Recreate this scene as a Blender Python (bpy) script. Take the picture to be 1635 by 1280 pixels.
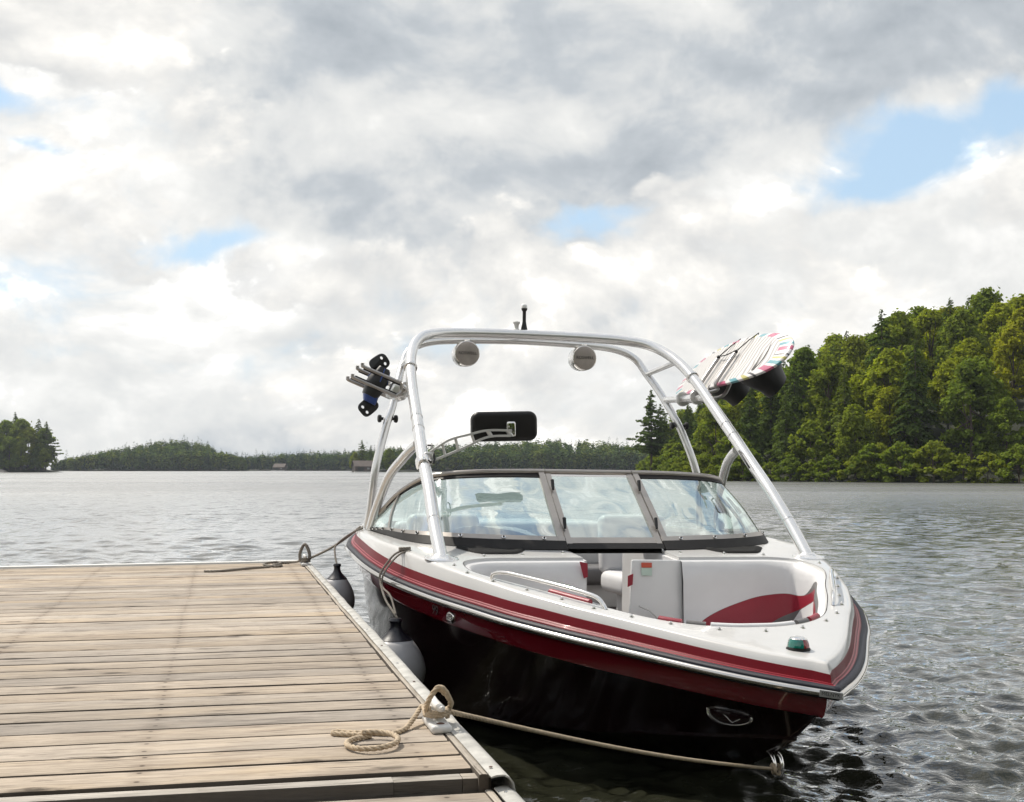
import bpy, bmesh, math, random
import numpy as np
from mathutils import Vector, Matrix
from mathutils.geometry import delaunay_2d_cdt

for o in list(bpy.data.objects):
    bpy.data.objects.remove(o)
scene = bpy.context.scene
COL = scene.collection
R_ = math.radians

# ------------------------------------------------------------------ camera
cam_d = bpy.data.cameras.new('camera')
cam = bpy.data.objects.new('camera', cam_d)
COL.objects.link(cam)
cam.location = (0, 0, 1.33)
cam.rotation_euler = (R_(90 + 3.05), 0, 0)
cam_d.sensor_width = 36
cam_d.lens = 2008 / 1635 * 36
cam_d.clip_start = 0.05
cam_d.clip_end = 8000
scene.camera = cam

# ------------------------------------------------------------------ exposure
scene.view_settings.view_transform = 'Standard'
scene.view_settings.look = 'None'
scene.view_settings.exposure = 0.34
scene.view_settings.gamma = 1.0
scene.render.engine = 'CYCLES'
scene.cycles.max_bounces = 5
scene.cycles.diffuse_bounces = 2
scene.cycles.glossy_bounces = 4
scene.cycles.transmission_bounces = 4
scene.cycles.transparent_max_bounces = 16
scene.cycles.caustics_reflective = False
scene.cycles.caustics_refractive = False
scene.cycles.use_denoising = True
scene.cycles.use_light_tree = False
scene.cycles.use_adaptive_sampling = True
scene.cycles.adaptive_threshold = .02
scene.cycles.volume_bounces = 0
scene.cycles.sample_clamp_indirect = 6.0

SUN_EL, SUN_AZ = 54.0, -48.0     # azimuth to the right of +Y

# ------------------------------------------------------------------ node helper
class NT:
    def __init__(s, tree):
        s.t = tree; s.n = tree.nodes; s.l = tree.links
    def node(s, typ, **kw):
        n = s.n.new(typ)
        for k, v in kw.items():
            setattr(n, k, v)
        return n
    def set(s, sock, v):
        if isinstance(v, bpy.types.NodeSocket):
            s.l.new(v, sock)
        elif v is not None:
            sock.default_value = v
    def math(s, op, a, b=None, c=None, clamp=False):
        n = s.node('ShaderNodeMath', operation=op, use_clamp=clamp)
        s.set(n.inputs[0], a)
        if b is not None: s.set(n.inputs[1], b)
        if c is not None: s.set(n.inputs[2], c)
        return n.outputs[0]
    def vmath(s, op, a, b=None):
        n = s.node('ShaderNodeVectorMath', operation=op)
        s.set(n.inputs[0], a)
        if b is not None: s.set(n.inputs[1], b)
        return n.outputs[0]
    def noise(s, vec, scale, detail=4, rough=.55, dist=0.0, out='Fac'):
        n = s.node('ShaderNodeTexNoise')
        if vec is not None: s.l.new(vec, n.inputs['Vector'])
        n.inputs['Scale'].default_value = scale
        n.inputs['Detail'].default_value = detail
        n.inputs['Roughness'].default_value = rough
        n.inputs['Distortion'].default_value = dist
        return n.outputs[out]
    def ramp(s, fac, stops, interp='LINEAR'):
        n = s.node('ShaderNodeValToRGB')
        n.color_ramp.interpolation = interp
        el = n.color_ramp.elements
        while len(el) < len(stops): el.new(0.5)
        for e, (p, c) in zip(el, stops):
            e.position = p
            e.color = (c, c, c, 1) if isinstance(c, (int, float)) else (*c, 1)
        s.l.new(fac, n.inputs['Fac'])
        return n.outputs['Color']
    def mapr(s, v, a, b, c=0.0, d=1.0, smooth=False):
        n = s.node('ShaderNodeMapRange')
        if smooth: n.interpolation_type = 'SMOOTHSTEP'
        s.set(n.inputs[0], v)
        for i, q in enumerate((a, b, c, d)): s.set(n.inputs[i + 1], q)
        return n.outputs[0]
    def mix(s, f, a, b, blend='MIX'):
        n = s.node('ShaderNodeMix', data_type='RGBA', blend_type=blend)
        s.set(n.inputs[0], f)
        for k, v in ((6, a), (7, b)):
            if isinstance(v, tuple) and len(v) == 3: v = (*v, 1)
            s.set(n.inputs[k], v)
        return n.outputs[2]
    def mapping(s, vec, scale=(1, 1, 1), loc=(0, 0, 0), rot=(0, 0, 0)):
        n = s.node('ShaderNodeMapping')
        s.l.new(vec, n.inputs[0])
        n.inputs['Location'].default_value = loc
        n.inputs['Rotation'].default_value = rot
        n.inputs['Scale'].default_value = scale
        return n.outputs[0]

# ------------------------------------------------------------------ world
world = bpy.data.worlds.new('World')
scene.world = world
world.use_nodes = True
W = NT(world.node_tree)
W.n.clear()
geo = W.node('ShaderNodeNewGeometry')
dirv = W.vmath('MULTIPLY', geo.outputs['Incoming'], (-1, -1, -1))
sep = W.node('ShaderNodeSeparateXYZ'); W.l.new(dirv, sep.inputs[0])
az = W.math('ARCTAN2', sep.outputs[0], sep.outputs[1])
el = W.math('ARCSINE', sep.outputs[2])
sky = W.node('ShaderNodeTexSky', sky_type='NISHITA')
sky.sun_disc = False
sky.sun_elevation = R_(SUN_EL)
sky.sun_rotation = R_(SUN_AZ)
sky.air_density = 1.0
sky.dust_density = 1.5
# cloud coordinates: flatten with height so that clouds get thinner toward the horizon
squash = W.math('ADD', W.math('ABSOLUTE', sep.outputs[2]), 0.22)
comb = W.node('ShaderNodeCombineXYZ')
W.l.new(W.math('DIVIDE', sep.outputs[0], squash), comb.inputs[0])
W.l.new(W.math('DIVIDE', sep.outputs[1], squash), comb.inputs[1])
W.l.new(W.math('MULTIPLY', sep.outputs[2], 3.0), comb.inputs[2])
cv = comb.outputs[0]
def PX(x, y):                      # where in the sky a cloud stands: azimuth, elevation
    return ((x - 817) / 2008, (747 - y) / 2008)
wz = W.noise(W.vmath('MULTIPLY', dirv, (1, 1, 1.6)), 9, 3, .55, out='Color')
wsep = W.node('ShaderNodeSeparateColor'); W.l.new(wz, wsep.inputs[0])
azw = W.math('ADD', az, W.math('MULTIPLY', W.math('SUBTRACT', wsep.outputs[0], .5), .12))
elw = W.math('ADD', el, W.math('MULTIPLY', W.math('SUBTRACT', wsep.outputs[1], .5), .07))
def blob(x, y, rx, ry):
    a0, e0 = PX(x, y)
    da = W.math('MULTIPLY', W.math('SUBTRACT', azw, a0), 2008 / rx)
    de = W.math('MULTIPLY', W.math('SUBTRACT', elw, e0), 2008 / ry)
    q = W.math('ADD', W.math('MULTIPLY', da, da), W.math('MULTIPLY', de, de))
    return W.math('EXPONENT', W.math('MULTIPLY', q, -1.0))
def blobs(L):
    tot = None
    for x, y, rx, ry, k in L:
        b = W.math('MULTIPLY', blob(x, y, rx, ry), k)
        tot = b if tot is None else W.math('ADD', tot, b)
    return tot
holes = blobs([(20, 190, 70, 28, .8), (330, 410, 110, 26, .75), (1450, 270, 170, 55, 1.0), (1330, 310, 90, 30, .5),
               (930, 358, 70, 20, .75), (1600, 215, 60, 40, .7), (50, 490, 110, 45, .55), (120, 270, 40, 14, .4),
               (720, 560, 160, 26, .35), (250, 590, 260, 26, .30), (1010, 340, 90, 14, .4)])
greys = blobs([(900, 60, 620, 110, .75), (1450, 110, 340, 70, .55), (520, 330, 230, 60, .8), (1000, 260, 300, 50, .4),
               (620, 170, 300, 70, .30), (1150, 215, 220, 40, .25), (420, 570, 300, 22, .25), (820, 595, 200, 18, .2), (1000, 500, 120, 22, .2)])
whites = blobs([(120, 130, 260, 120, .35), (330, 40, 160, 60, .25), (90, 330, 200, 140, .55), (420, 480, 260, 60, .5), (1200, 320, 300, 60, .35), (1000, 430, 420, 60, .4), (1580, 330, 160, 50, .4),
                (150, 90, 160, 60, .35), (1560, 190, 110, 30, .3)])
sv = W.vmath('MULTIPLY', dirv, (1, 1, 1.4))
svu = W.vmath('ADD', sv, (0, 0, .050))                 # the same clouds a little higher up
n1 = W.noise(sv, 3.6, 7, .56, .35)
n1u = W.noise(svu, 3.6, 7, .56, .35)
n2 = W.noise(W.vmath('ADD', sv, (3.1, 1.7, .4)), 5.0, 5, .52, .3)
n3 = W.noise(W.vmath('ADD', sv, (1.3, .2, 2.4)), 13, 6, .58, .4)
n3u = W.noise(W.vmath('ADD', sv, (1.3, .2, 2.424)), 13, 4, .58, .4)
cover = W.math('SUBTRACT', W.math('ADD', W.math('MULTIPLY', n1, 1.0), W.math('MULTIPLY', n3, .75)), W.math('MULTIPLY', holes, .62))
cover = W.math('ADD', cover, W.math('MULTIPLY', greys, .3))
cover = W.math('ADD', cover, W.math('MULTIPLY', whites, .12))
cover = W.math('SUBTRACT', cover, W.mapr(el, .38, .72, 0, .27))      # broken cloud overhead
cmask = W.mapr(cover, .42, .82, 0, 1, True)
relief = W.math('ADD', W.math('MULTIPLY', W.math('SUBTRACT', n1u, n1), 3.4), W.math('MULTIPLY', W.math('SUBTRACT', n3u, n3), 1.15))
dark = W.math('ADD', W.math('MULTIPLY', W.math('SUBTRACT', n2, .52), 1.35), W.math('MULTIPLY', greys, .78))
dark = W.math('SUBTRACT', dark, W.math('MULTIPLY', whites, .75))
dark = W.math('ADD', dark, relief)
vor = W.node('ShaderNodeTexVoronoi', feature='SMOOTH_F1'); vor.inputs['Scale'].default_value = 12.0; vor.inputs['Smoothness'].default_value = .7
W.l.new(W.vmath('ADD', sv, W.vmath('MULTIPLY', wz, (.10, .10, .10))), vor.inputs['Vector'])
dark = W.math('ADD', dark, W.math('MULTIPLY', W.math('SUBTRACT', vor.outputs['Distance'], .42), .62))     # billows
cloudc = W.ramp(W.mapr(dark, -.55, 1.25), [(0, (1.35, 1.31, 1.24)), (.12, (.87, .85, .81)), (.28, (.745, .735, .705)), (.46, (.655, .655, .64)), (.66, (.485, .51, .53)), (1, (.345, .375, .405))])
# nearer cumulus heaps in front of the softer bank
hv = W.vmath('ADD', W.vmath('MULTIPLY', dirv, (1, 1, 1.55)), (.7, 2.2, 1.1))
hp = W.noise(hv, 5.2, 8, .56, .15)
hpu = W.noise(W.vmath('ADD', hv, (0, 0, .030)), 5.2, 6, .56, .15)
heap = W.math('SUBTRACT', W.math('ADD', hp, W.math('MULTIPLY', whites, .20)), W.math('ADD', W.math('MULTIPLY', greys, .26), W.math('MULTIPLY', holes, .20)))
hmask = W.mapr(heap, .500, .560, 0, 1, True)
hshade = W.math('ADD', W.math('MULTIPLY', W.math('SUBTRACT', hpu, hp), 3.2), W.math('MULTIPLY', W.math('SUBTRACT', .60, heap), 1.6))
hshade = W.math('ADD', hshade, W.math('MULTIPLY', W.math('SUBTRACT', vor.outputs['Distance'], .42), .5))
heapc = W.ramp(W.mapr(hshade, -.30, .42), [(0, (1.22, 1.18, 1.115)), (.20, (.83, .81, .77)), (.5, (.715, .705, .68)), (1, (.56, .565, .565))])
cloudc = W.mix(W.math('MULTIPLY', hmask, .85), W.mix(1.0, cloudc, (.93, .945, .965), 'MULTIPLY'), heapc)
cmask = W.math('MAXIMUM', cmask, W.math('MULTIPLY', hmask, .95))
bgs = W.node('ShaderNodeBackground'); W.l.new(W.mix(W.mapr(el, .25, .7, .7, .25), sky.outputs[0], (3.6, 5.0, 6.3)), bgs.inputs[0]); bgs.inputs[1].default_value = 0.12
bgc = W.node('ShaderNodeBackground'); W.l.new(cloudc, bgc.inputs[0]); bgc.inputs[1].default_value = 1.0
mx = W.node('ShaderNodeMixShader'); W.l.new(cmask, mx.inputs[0]); W.l.new(bgs.outputs[0], mx.inputs[1]); W.l.new(bgc.outputs[0], mx.inputs[2])
out = W.node('ShaderNodeOutputWorld'); W.l.new(mx.outputs[0], out.inputs[0])

# ------------------------------------------------------------------ sun
sd = bpy.data.lights.new('sun', 'SUN')
sd.energy = 3.5
sd.angle = R_(1.2)
sd.color = (1.0, .935, .83)
sun = bpy.data.objects.new('sun', sd)
COL.objects.link(sun)
_d = Vector((math.sin(R_(SUN_AZ)) * math.cos(R_(SUN_EL)), math.cos(R_(SUN_AZ)) * math.cos(R_(SUN_EL)), math.sin(R_(SUN_EL))))
sun.rotation_euler = _d.to_track_quat('Z', 'Y').to_euler()
sun.location = _d * 50

# ================================================================== materials
MATS = {}
def mat(name, color=(.5, .5, .5), rough=.5, metal=0.0, coat=0.0, spec=.5, var=.0, vscale=6.0, bump=0.0, bscale=60.0, coatr=.03, rvar=0.0):
    m = bpy.data.materials.new(name); m.use_nodes = True
    T = NT(m.node_tree); p = T.n['Principled BSDF']
    p.inputs['Roughness'].default_value = rough
    p.inputs['Metallic'].default_value = metal
    p.inputs['Coat Weight'].default_value = coat
    p.inputs['Coat Roughness'].default_value = coatr
    p.inputs['Specular IOR Level'].default_value = spec
    tc = T.node('ShaderNodeTexCoord')
    c = (*color, 1)
    if var > 0:
        nz = T.noise(tc.outputs['Object'], vscale, 5, .6)
        f = T.mapr(nz, .3, .7, 1 - var, 1 + var)
        cc = T.node('ShaderNodeCombineColor')
        for i in range(3): T.l.new(T.math('MULTIPLY', f, color[i]), cc.inputs[i])
        T.l.new(cc.outputs[0], p.inputs['Base Color'])
        if rvar: T.l.new(T.mapr(nz, .3, .7, rough - rvar, rough + rvar), p.inputs['Roughness'])
    else:
        p.inputs['Base Color'].default_value = c
    if bump > 0:
        b = T.node('ShaderNodeBump'); b.inputs['Strength'].default_value = bump; b.inputs['Distance'].default_value = .01
        T.l.new(T.noise(tc.outputs['Object'], bscale, 4, .6), b.inputs['Height'])
        T.l.new(b.outputs[0], p.inputs['Normal'])
    MATS[name] = m
    return m

mat('gel_white', (.57, .562, .55), .25, coat=.45, var=.03, vscale=3)
mat('gel_black', (.011, .0035, .0042), .16, coat=.30, spec=.3, coatr=.03)
mat('gel_crimson', (.12, .003, .008), .35, metal=.0, coat=.05, var=.05, vscale=4, coatr=.03, spec=.08)
mat('gel_crimson_side', (.17, .006, .014), .12, coat=1.0, var=.05, vscale=4, coatr=.02)
mat('stripe_bright', (.33, .03, .05), .35, spec=.25)
mat('rubber_dark', (.013, .0115, .011), .55, spec=.3, var=.15, vscale=20)
mat('rubber_navy', (.02, .021, .03), .55, spec=.25)
mat('chrome', (.82, .80, .77), .07, metal=1.0)
mat('rail_steel', (.60, .575, .54), .13, metal=1.0)
mat('steel', (.72, .70, .67), .16, metal=1.0, var=.06, vscale=15)
mat('tower_alu', (.78, .775, .765), .24, metal=.72, var=.05, vscale=8, coat=.4)
mat('frame_alu', (.40, .37, .34), .36, metal=.9, var=.06, vscale=10)
mat('cast_silver', (.62, .61, .59), .28, metal=.35, coat=.3)
mat('plastic_black', (.008, .008, .009), .55, var=.1, vscale=30)
mat('mirror_shell', (.009, .0075, .007), .42, spec=.35)
mat('vinyl_white', (.66, .655, .66), .45, var=.04, vscale=5, bump=.12, bscale=180)
mat('vinyl_red', (.26, .016, .032), .42, var=.06, vscale=8, bump=.12, bscale=180)
mat('vinyl_grey', (.13, .125, .125), .5, var=.06, vscale=8, bump=.1, bscale=180)
mat('carpet', (.13, .115, .11), .95, var=.35, vscale=220, bump=.6, bscale=300)
mat('panel_white', (.70, .70, .70), .35, var=.03, vscale=6)
mat('vent_black', (.006, .006, .006), .8, spec=.2)
mat('sticker_red', (.55, .10, .06), .5)
mat('sticker_green', (.50, .62, .55), .5)
mat('lens_green', (.0, .13, .10), .06, coat=1.0)
mat('lens_red', (.20, .008, .012), .06, coat=1.0)
mat('plate', (.55, .55, .54), .3, metal=.7)
mat('print_dark', (.03, .03, .03), .5)
mat('print_grey', (.10, .095, .095), .6)
mat('speaker_face', (.42, .38, .35), .5, metal=.6, var=.12, vscale=14)
mat('fender_grey', (.50, .49, .50), .42, var=.07, vscale=9, coat=.15)
mat('fender_cap', (.012, .012, .018), .35)
mat('boot_black', (.010, .010, .011), .45, var=.15, vscale=25)
mat('boot_blue', (.015, .05, .22), .4)
mat('fork_grey', (.42, .40, .385), .3, metal=.85)
mat('cleat_white', (.66, .65, .63), .38, var=.1, vscale=30, rvar=.1)
mat('rust', (.10, .05, .035), .8, var=.3, vscale=60)
mat('bumper_vinyl', (.40, .39, .36), .6, var=.32, vscale=13, bump=.25, bscale=50)
mat('trim_white', (.75, .74, .71), .5, var=.08, vscale=8)
mat('lamp_glass', (.75, .75, .73), .08, coat=1.0)
mat('dash_grey', (.22, .22, .23), .5, var=.08, vscale=20)
mat('rock', (.30, .27, .25), .9, var=.35, vscale=1.5, bump=.8, bscale=3)
mat('barn_wood', (.055, .042, .036), .85, var=.3, vscale=1.2)
mat('barn_roof', (.10, .08, .07), .85, var=.2, vscale=1.0)
mat('bark', (.10, .075, .06), .95, var=.35, vscale=4, bump=.8, bscale=12)

def glass_mat():
    m = bpy.data.materials.new('tinted_glass'); m.use_nodes = True
    T = NT(m.node_tree); T.n.clear()
    tr = T.node('ShaderNodeBsdfTransparent'); tr.inputs[0].default_value = (.66, .84, .80, 1)
    gl = T.node('ShaderNodeBsdfGlossy'); gl.inputs['Roughness'].default_value = .012
    gl.inputs[0].default_value = (.97, 1, 1, 1)
    lw = T.node('ShaderNodeFresnel'); lw.inputs[0].default_value = 5.2
    tc = T.node('ShaderNodeTexCoord')
    b = T.node('ShaderNodeBump'); b.inputs['Strength'].default_value = .5; b.inputs['Distance'].default_value = .03
    T.l.new(T.noise(tc.outputs['Object'], 3.2, 1, .4), b.inputs['Height'])
    T.l.new(b.outputs[0], gl.inputs['Normal'])
    mxs = T.node('ShaderNodeMixShader'); T.l.new(lw.outputs[0], mxs.inputs[0])
    T.l.new(tr.outputs[0], mxs.inputs[1]); T.l.new(gl.outputs[0], mxs.inputs[2])
    o = T.node('ShaderNodeOutputMaterial'); T.l.new(mxs.outputs[0], o.inputs[0])
    MATS['glass'] = m
glass_mat()

def rope_mat():
    m = mat('rope', (.47, .375, .265), .85, var=.22, vscale=60)
    return m
rope_mat()
mat('rope_grey', (.24, .215, .185), .85, var=.2, vscale=60)

def wood_mat(name, base, dark, warm, end=False):
    """weathered deck board: grain along local X, knots, checks, per-board tone"""
    m = bpy.data.materials.new(name); m.use_nodes = True
    T = NT(m.node_tree); p = T.n['Principled BSDF']
    tc = T.node('ShaderNodeTexCoord'); oi = T.node('ShaderNodeObjectInfo')
    off = T.node('ShaderNodeCombineXYZ')
    T.l.new(T.math('MULTIPLY', oi.outputs['Random'], 37.0), off.inputs[0])
    T.l.new(T.math('MULTIPLY', oi.outputs['Random'], 91.0), off.inputs[1])
    v = T.vmath('ADD', tc.outputs['Object'], off.outputs[0])
    vl = T.mapping(v, (2.6, 30, 30))
    warp = T.noise(T.mapping(v, (2.0, 6, 6)), 1.0, 3, .5, out='Color')
    vl = T.vmath('ADD', vl, T.vmath('MULTIPLY', warp, (.6, 1.8, .0)))
    g1 = T.noise(vl, 1.6, 7, .62)                       # long grain
    g2 = T.noise(T.mapping(v, (9, 170, 170)), 1.0, 4, .65)   # fine fibres
    blot = T.noise(T.mapping(v, (1.6, 5, 5)), 1.3, 5, .6)
    c = T.ramp(g1, [(.25, dark), (.45, base), (.62, tuple(min(1, q * 1.18) for q in base)), (.8, warm)])
    c = T.mix(T.mapr(g2, .40, .66, .0, .62), c, tuple(q * .48 for q in base))
    c = T.mix(T.mapr(blot, .50, .72, 0, .55), c, warm)
    c = T.mix(T.mapr(T.noise(T.mapping(v, (2.2, 9, 9), (5, 2, 1)), 1.4, 5, .6), .56, .74, 0, .65), c, tuple(q * 1.05 for q in dark))
    # knots
    vo = T.node('ShaderNodeTexVoronoi', voronoi_dimensions='2D'); T.l.new(T.mapping(v, (1.25, 3.6, 1)), vo.inputs['Vector']); vo.inputs['Scale'].default_value = 1.0
    kd = T.math('ADD', vo.outputs['Distance'], T.math('MULTIPLY', T.math('SUBTRACT', T.noise(T.mapping(v, (22, 60, 60)), 1.0, 3), .5), .16))
    c = T.mix(T.mapr(kd, .02, .085, .92, 0), c, (.055, .042, .03))
    # dark checks along the grain
    ck = T.noise(T.mapping(v, (4.2, 70, 70), (3, 1, 0)), 1.0, 3, .55)
    c = T.mix(T.mapr(ck, .61, .69, 0, .9), c, (.06, .047, .037))
    # nail heads over the joists
    so = T.node('ShaderNodeSeparateXYZ'); T.l.new(tc.outputs['Object'], so.inputs[0])
    nx_ = T.math('MULTIPLY', T.math('SUBTRACT', T.math('FRACT', T.math('DIVIDE', T.math('ADD', so.outputs[0], T.math('MULTIPLY', oi.outputs['Random'], .012)), .61)), .86), .61)
    ny_ = T.math('SUBTRACT', T.math('ABSOLUTE', so.outputs[1]), .040)
    nd = T.math('SQRT', T.math('ADD', T.math('MULTIPLY', nx_, nx_), T.math('MULTIPLY', ny_, ny_)))
    c = T.mix(T.mapr(nd, .004, .0075, .9, 0), c, (.035, .026, .02))
    c = T.mix(T.mapr(nd, .006, .035, .35, 0), c, (.12, .085, .06))
    gp = T.node('ShaderNodeNewGeometry').outputs['Position']
    st1 = T.noise(T.mapping(gp, (1.0, .7, 1), rot=(0, 0, .2)), 1.3, 6, .65)
    c = T.mix(T.mapr(st1, .50, .68, 0, .55), c, tuple(q * .62 for q in base))
    c = T.mix(T.mapr(T.noise(T.mapping(gp, (1.3, 1, 1), (4, 7, 0)), 1.7, 6, .65), .54, .70, 0, .45), c, tuple(min(1, q * 1.3) for q in base))
    c = T.mix(T.mapr(T.noise(T.mapping(v, (14, 34, 34)), 1.0, 5, .7), .60, .70, 0, .55), c, tuple(q * .35 for q in base))
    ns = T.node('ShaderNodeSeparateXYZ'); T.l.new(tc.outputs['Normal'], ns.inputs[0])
    c = T.mix(T.mapr(ns.outputs[2], .45, .85, .9, 0), c, (.050, .040, .032))  # side faces darkened: dirty edges, plus gap and fascia-front shade put into the colour
    tone = T.mapr(oi.outputs['Random'], 0, 1, .80, 1.16)
    hs = T.node('ShaderNodeHueSaturation'); T.l.new(tone, hs.inputs['Value']); T.l.new(c, hs.inputs['Color'])
    T.l.new(T.mapr(T.math('FRACT', T.math('MULTIPLY', oi.outputs['Random'], 7.3)), 0, 1, .75, 1.12), hs.inputs['Saturation'])
    T.l.new(hs.outputs[0], p.inputs['Base Color'])
    p.inputs['Roughness'].default_value = .82
    p.inputs['Specular IOR Level'].default_value = .25
    b = T.node('ShaderNodeBump'); b.inputs['Strength'].default_value = .55; b.inputs['Distance'].default_value = .004
    h = T.math('ADD', T.math('MULTIPLY', g1, .7), T.math('MULTIPLY', g2, .5))
    h = T.math('SUBTRACT', h, T.mapr(ck, .64, .74, 0, .8))
    T.l.new(h, b.inputs['Height']); T.l.new(b.outputs[0], p.inputs['Normal'])
    MATS[name] = m
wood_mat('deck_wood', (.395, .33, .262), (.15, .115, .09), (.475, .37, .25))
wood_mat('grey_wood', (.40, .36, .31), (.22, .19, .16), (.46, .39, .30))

def board_mat():
    m = bpy.data.materials.new('board_graphic'); m.use_nodes = True
    T = NT(m.node_tree); p = T.n['Principled BSDF']
    tc = T.node('ShaderNodeTexCoord'); s = T.node('ShaderNodeSeparateXYZ'); T.l.new(tc.outputs['Object'], s.inputs[0])
    x, y = s.outputs[0], s.outputs[1]
    wob = T.math('MULTIPLY', T.math('SINE', T.math('MULTIPLY', y, 26)), .010)
    wob2 = T.math('MULTIPLY', T.math('SUBTRACT', T.noise(tc.outputs['Object'], 4, 2), .5), .10)
    ph = T.math('ADD', T.math('ADD', x, wob), wob2)
    lines = T.math('SINE', T.math('MULTIPLY', ph, 150))
    c = T.mix(T.mapr(lines, .2, .8), (.70, .68, .65), (.38, .35, .34))
    # coloured rim patches
    rx = T.math('DIVIDE', x, .69); ry = T.math('DIVIDE', y, .215)
    rr = T.math('ADD', T.math('POWER', T.math('ABSOLUTE', rx), 2.6), T.math('POWER', T.math('ABSOLUTE', ry), 2.6))
    ang = T.math('ARCTAN2', ry, rx)
    seg = T.math('FRACT', T.math('MULTIPLY', T.math('ADD', ang, T.math('MULTIPLY', T.noise(tc.outputs['Object'], 9, 2), .08)), 1.35))
    pat = T.ramp(seg, [(0, (.75, .73, .72)), (.16, (.50, .10, .19)), (.36, (.74, .72, .70)), (.46, (.10, .32, .37)), (.62, (.72, .70, .70)), (.72, (.55, .50, .16)), (.82, (.76, .74, .72)), (.9, (.05, .045, .05)), (.96, (.75, .73, .72))], 'CONSTANT')
    c = T.mix(T.mapr(rr, .72, .75), c, pat)
    T.l.new(c, p.inputs['Base Color']); p.inputs['Roughness'].default_value = .3; p.inputs['Coat Weight'].default_value = .5
    MATS['board_graphic'] = m
board_mat()

def leaf_mat(name, cols, trans=.35, vary=.25):
    m = bpy.data.materials.new(name); m.use_nodes = True
    T = NT(m.node_tree); T.n.clear()
    oi = T.node('ShaderNodeObjectInfo'); tc = T.node('ShaderNodeTexCoord')
    n = len(cols)
    c = T.ramp(oi.outputs['Random'], [(i / max(1, n - 1), q) for i, q in enumerate(cols)])
    nz = T.noise(tc.outputs['Object'], .9, 1, .6)
    n2 = T.noise(tc.outputs['Object'], 5.0, 0, .6)
    hs = T.node('ShaderNodeHueSaturation'); T.l.new(c, hs.inputs['Color'])
    T.l.new(T.math('MULTIPLY', T.mapr(nz, .3, .7, 1 - vary, 1 + vary), T.mapr(n2, .3, .7, .75, 1.25)), hs.inputs['Value'])
    T.l.new(T.mapr(n2, .3, .7, .487, .513), hs.inputs['Hue'])
    d = T.node('ShaderNodeBsdfDiffuse'); T.l.new(hs.outputs[0], d.inputs[0])
    t = T.node('ShaderNodeBsdfTranslucent')
    T.l.new(T.mix(1.0, hs.outputs[0], (1.25, 1.3, .6), 'MULTIPLY'), t.inputs[0])
    mx = T.node('ShaderNodeMixShader'); mx.inputs[0].default_value = trans
    T.l.new(d.outputs[0], mx.inputs[1]); T.l.new(t.outputs[0], mx.inputs[2])
    o = T.node('ShaderNodeOutputMaterial'); T.l.new(mx.outputs[0], o.inputs[0])
    MATS[name] = m
leaf_mat('leaf_bright', [(.23, .27, .03), (.27, .285, .028), (.24, .285, .036), (.30, .30, .03)], .5)
leaf_mat('leaf_mid', [(.16, .21, .034), (.195, .23, .034), (.14, .195, .036), (.22, .245, .036)], .45)
leaf_mat('needle_dark', [(.085, .125, .034), (.115, .155, .036), (.09, .13, .036), (.14, .175, .036)], .35)
leaf_mat('needle_far', [(.035, .068, .038), (.045, .078, .038)], .10)
leaf_mat('needle_far_dark', [(.022, .048, .03), (.028, .052, .03)], .08)
leaf_mat('leaf_far_light', [(.12, .155, .036), (.14, .165, .034)], .15)
leaf_mat('leaf_far', [(.07, .112, .036), (.085, .125, .032)], .12)
mat('forest_floor', (.018, .022, .010), .95, var=.4, vscale=.6)

def water_mat():
    m = bpy.data.materials.new('lake_water'); m.use_nodes = True
    T = NT(m.node_tree); T.n.clear()
    body = T.node('ShaderNodeBsdfDiffuse'); body.inputs[0].default_value = (.020, .021, .013, 1)
    p = T.node('ShaderNodeBsdfGlossy'); p.inputs[0].default_value = (1, 1, 1, 1)
    fr = T.node('ShaderNodeFresnel'); fr.inputs['IOR'].default_value = 1.5
    mxw = T.node('ShaderNodeMixShader'); outw = T.node('ShaderNodeOutputMaterial')
    T.l.new(body.outputs[0], mxw.inputs[1]); T.l.new(p.outputs[0], mxw.inputs[2]); T.l.new(mxw.outputs[0], outw.inputs[0])
    g = T.node('ShaderNodeNewGeometry'); pos = g.outputs['Position']
    n1 = T.noise(T.mapping(pos, (1, 1.5, 1), rot=(0, 0, .3)), 7.5, 3, .6)
    n2 = T.noise(T.mapping(pos, (1.0, .75, 1), rot=(0, 0, .25)), .75, 4, .65)
    n3 = T.noise(T.mapping(pos, (1.0, .6, 1), rot=(0, 0, -.15)), .15, 4, .65)
    n4 = T.noise(T.mapping(pos, (.006, .028, 1), rot=(0, 0, .05)), 1.0, 4, .6)
    dist = T.node('ShaderNodeVectorMath', operation='LENGTH'); T.l.new(pos, dist.inputs[0])
    dd = dist.outputs['Value']
    h = T.math('ADD', T.math('MULTIPLY', n1, T.mapr(dd, 6, 40, .016, .001)), T.math('MULTIPLY', n2, T.math('MULTIPLY', T.mapr(dd, 10, 45, .0, .22), T.mapr(dd, 90, 220, 1, 0))))
    h = T.math('ADD', h, T.math('MULTIPLY', n3, T.mapr(dd, 35, 130, 0, .95)))
    ro = T.math('ADD', T.mapr(dd, 8, 70, .03, .27), T.math('MULTIPLY', T.math('SUBTRACT', n4, .5), T.mapr(dd, 25, 120, 0, .30)))
    T.l.new(ro, p.inputs['Roughness'])
    T.l.new(T.mapr(fr.outputs[0], .035, .65, .025, T.mapr(dd, 10, 75, 1.0, .58)), mxw.inputs[0])
    b = T.node('ShaderNodeBump'); b.inputs['Strength'].default_value = 1.0; b.inputs['Distance'].default_value = 1.0
    T.l.new(h, b.inputs['Height']); T.l.new(b.outputs[0], p.inputs['Normal']); T.l.new(b.outputs[0], fr.inputs['Normal'])
    MATS['water'] = m
water_mat()

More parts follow.
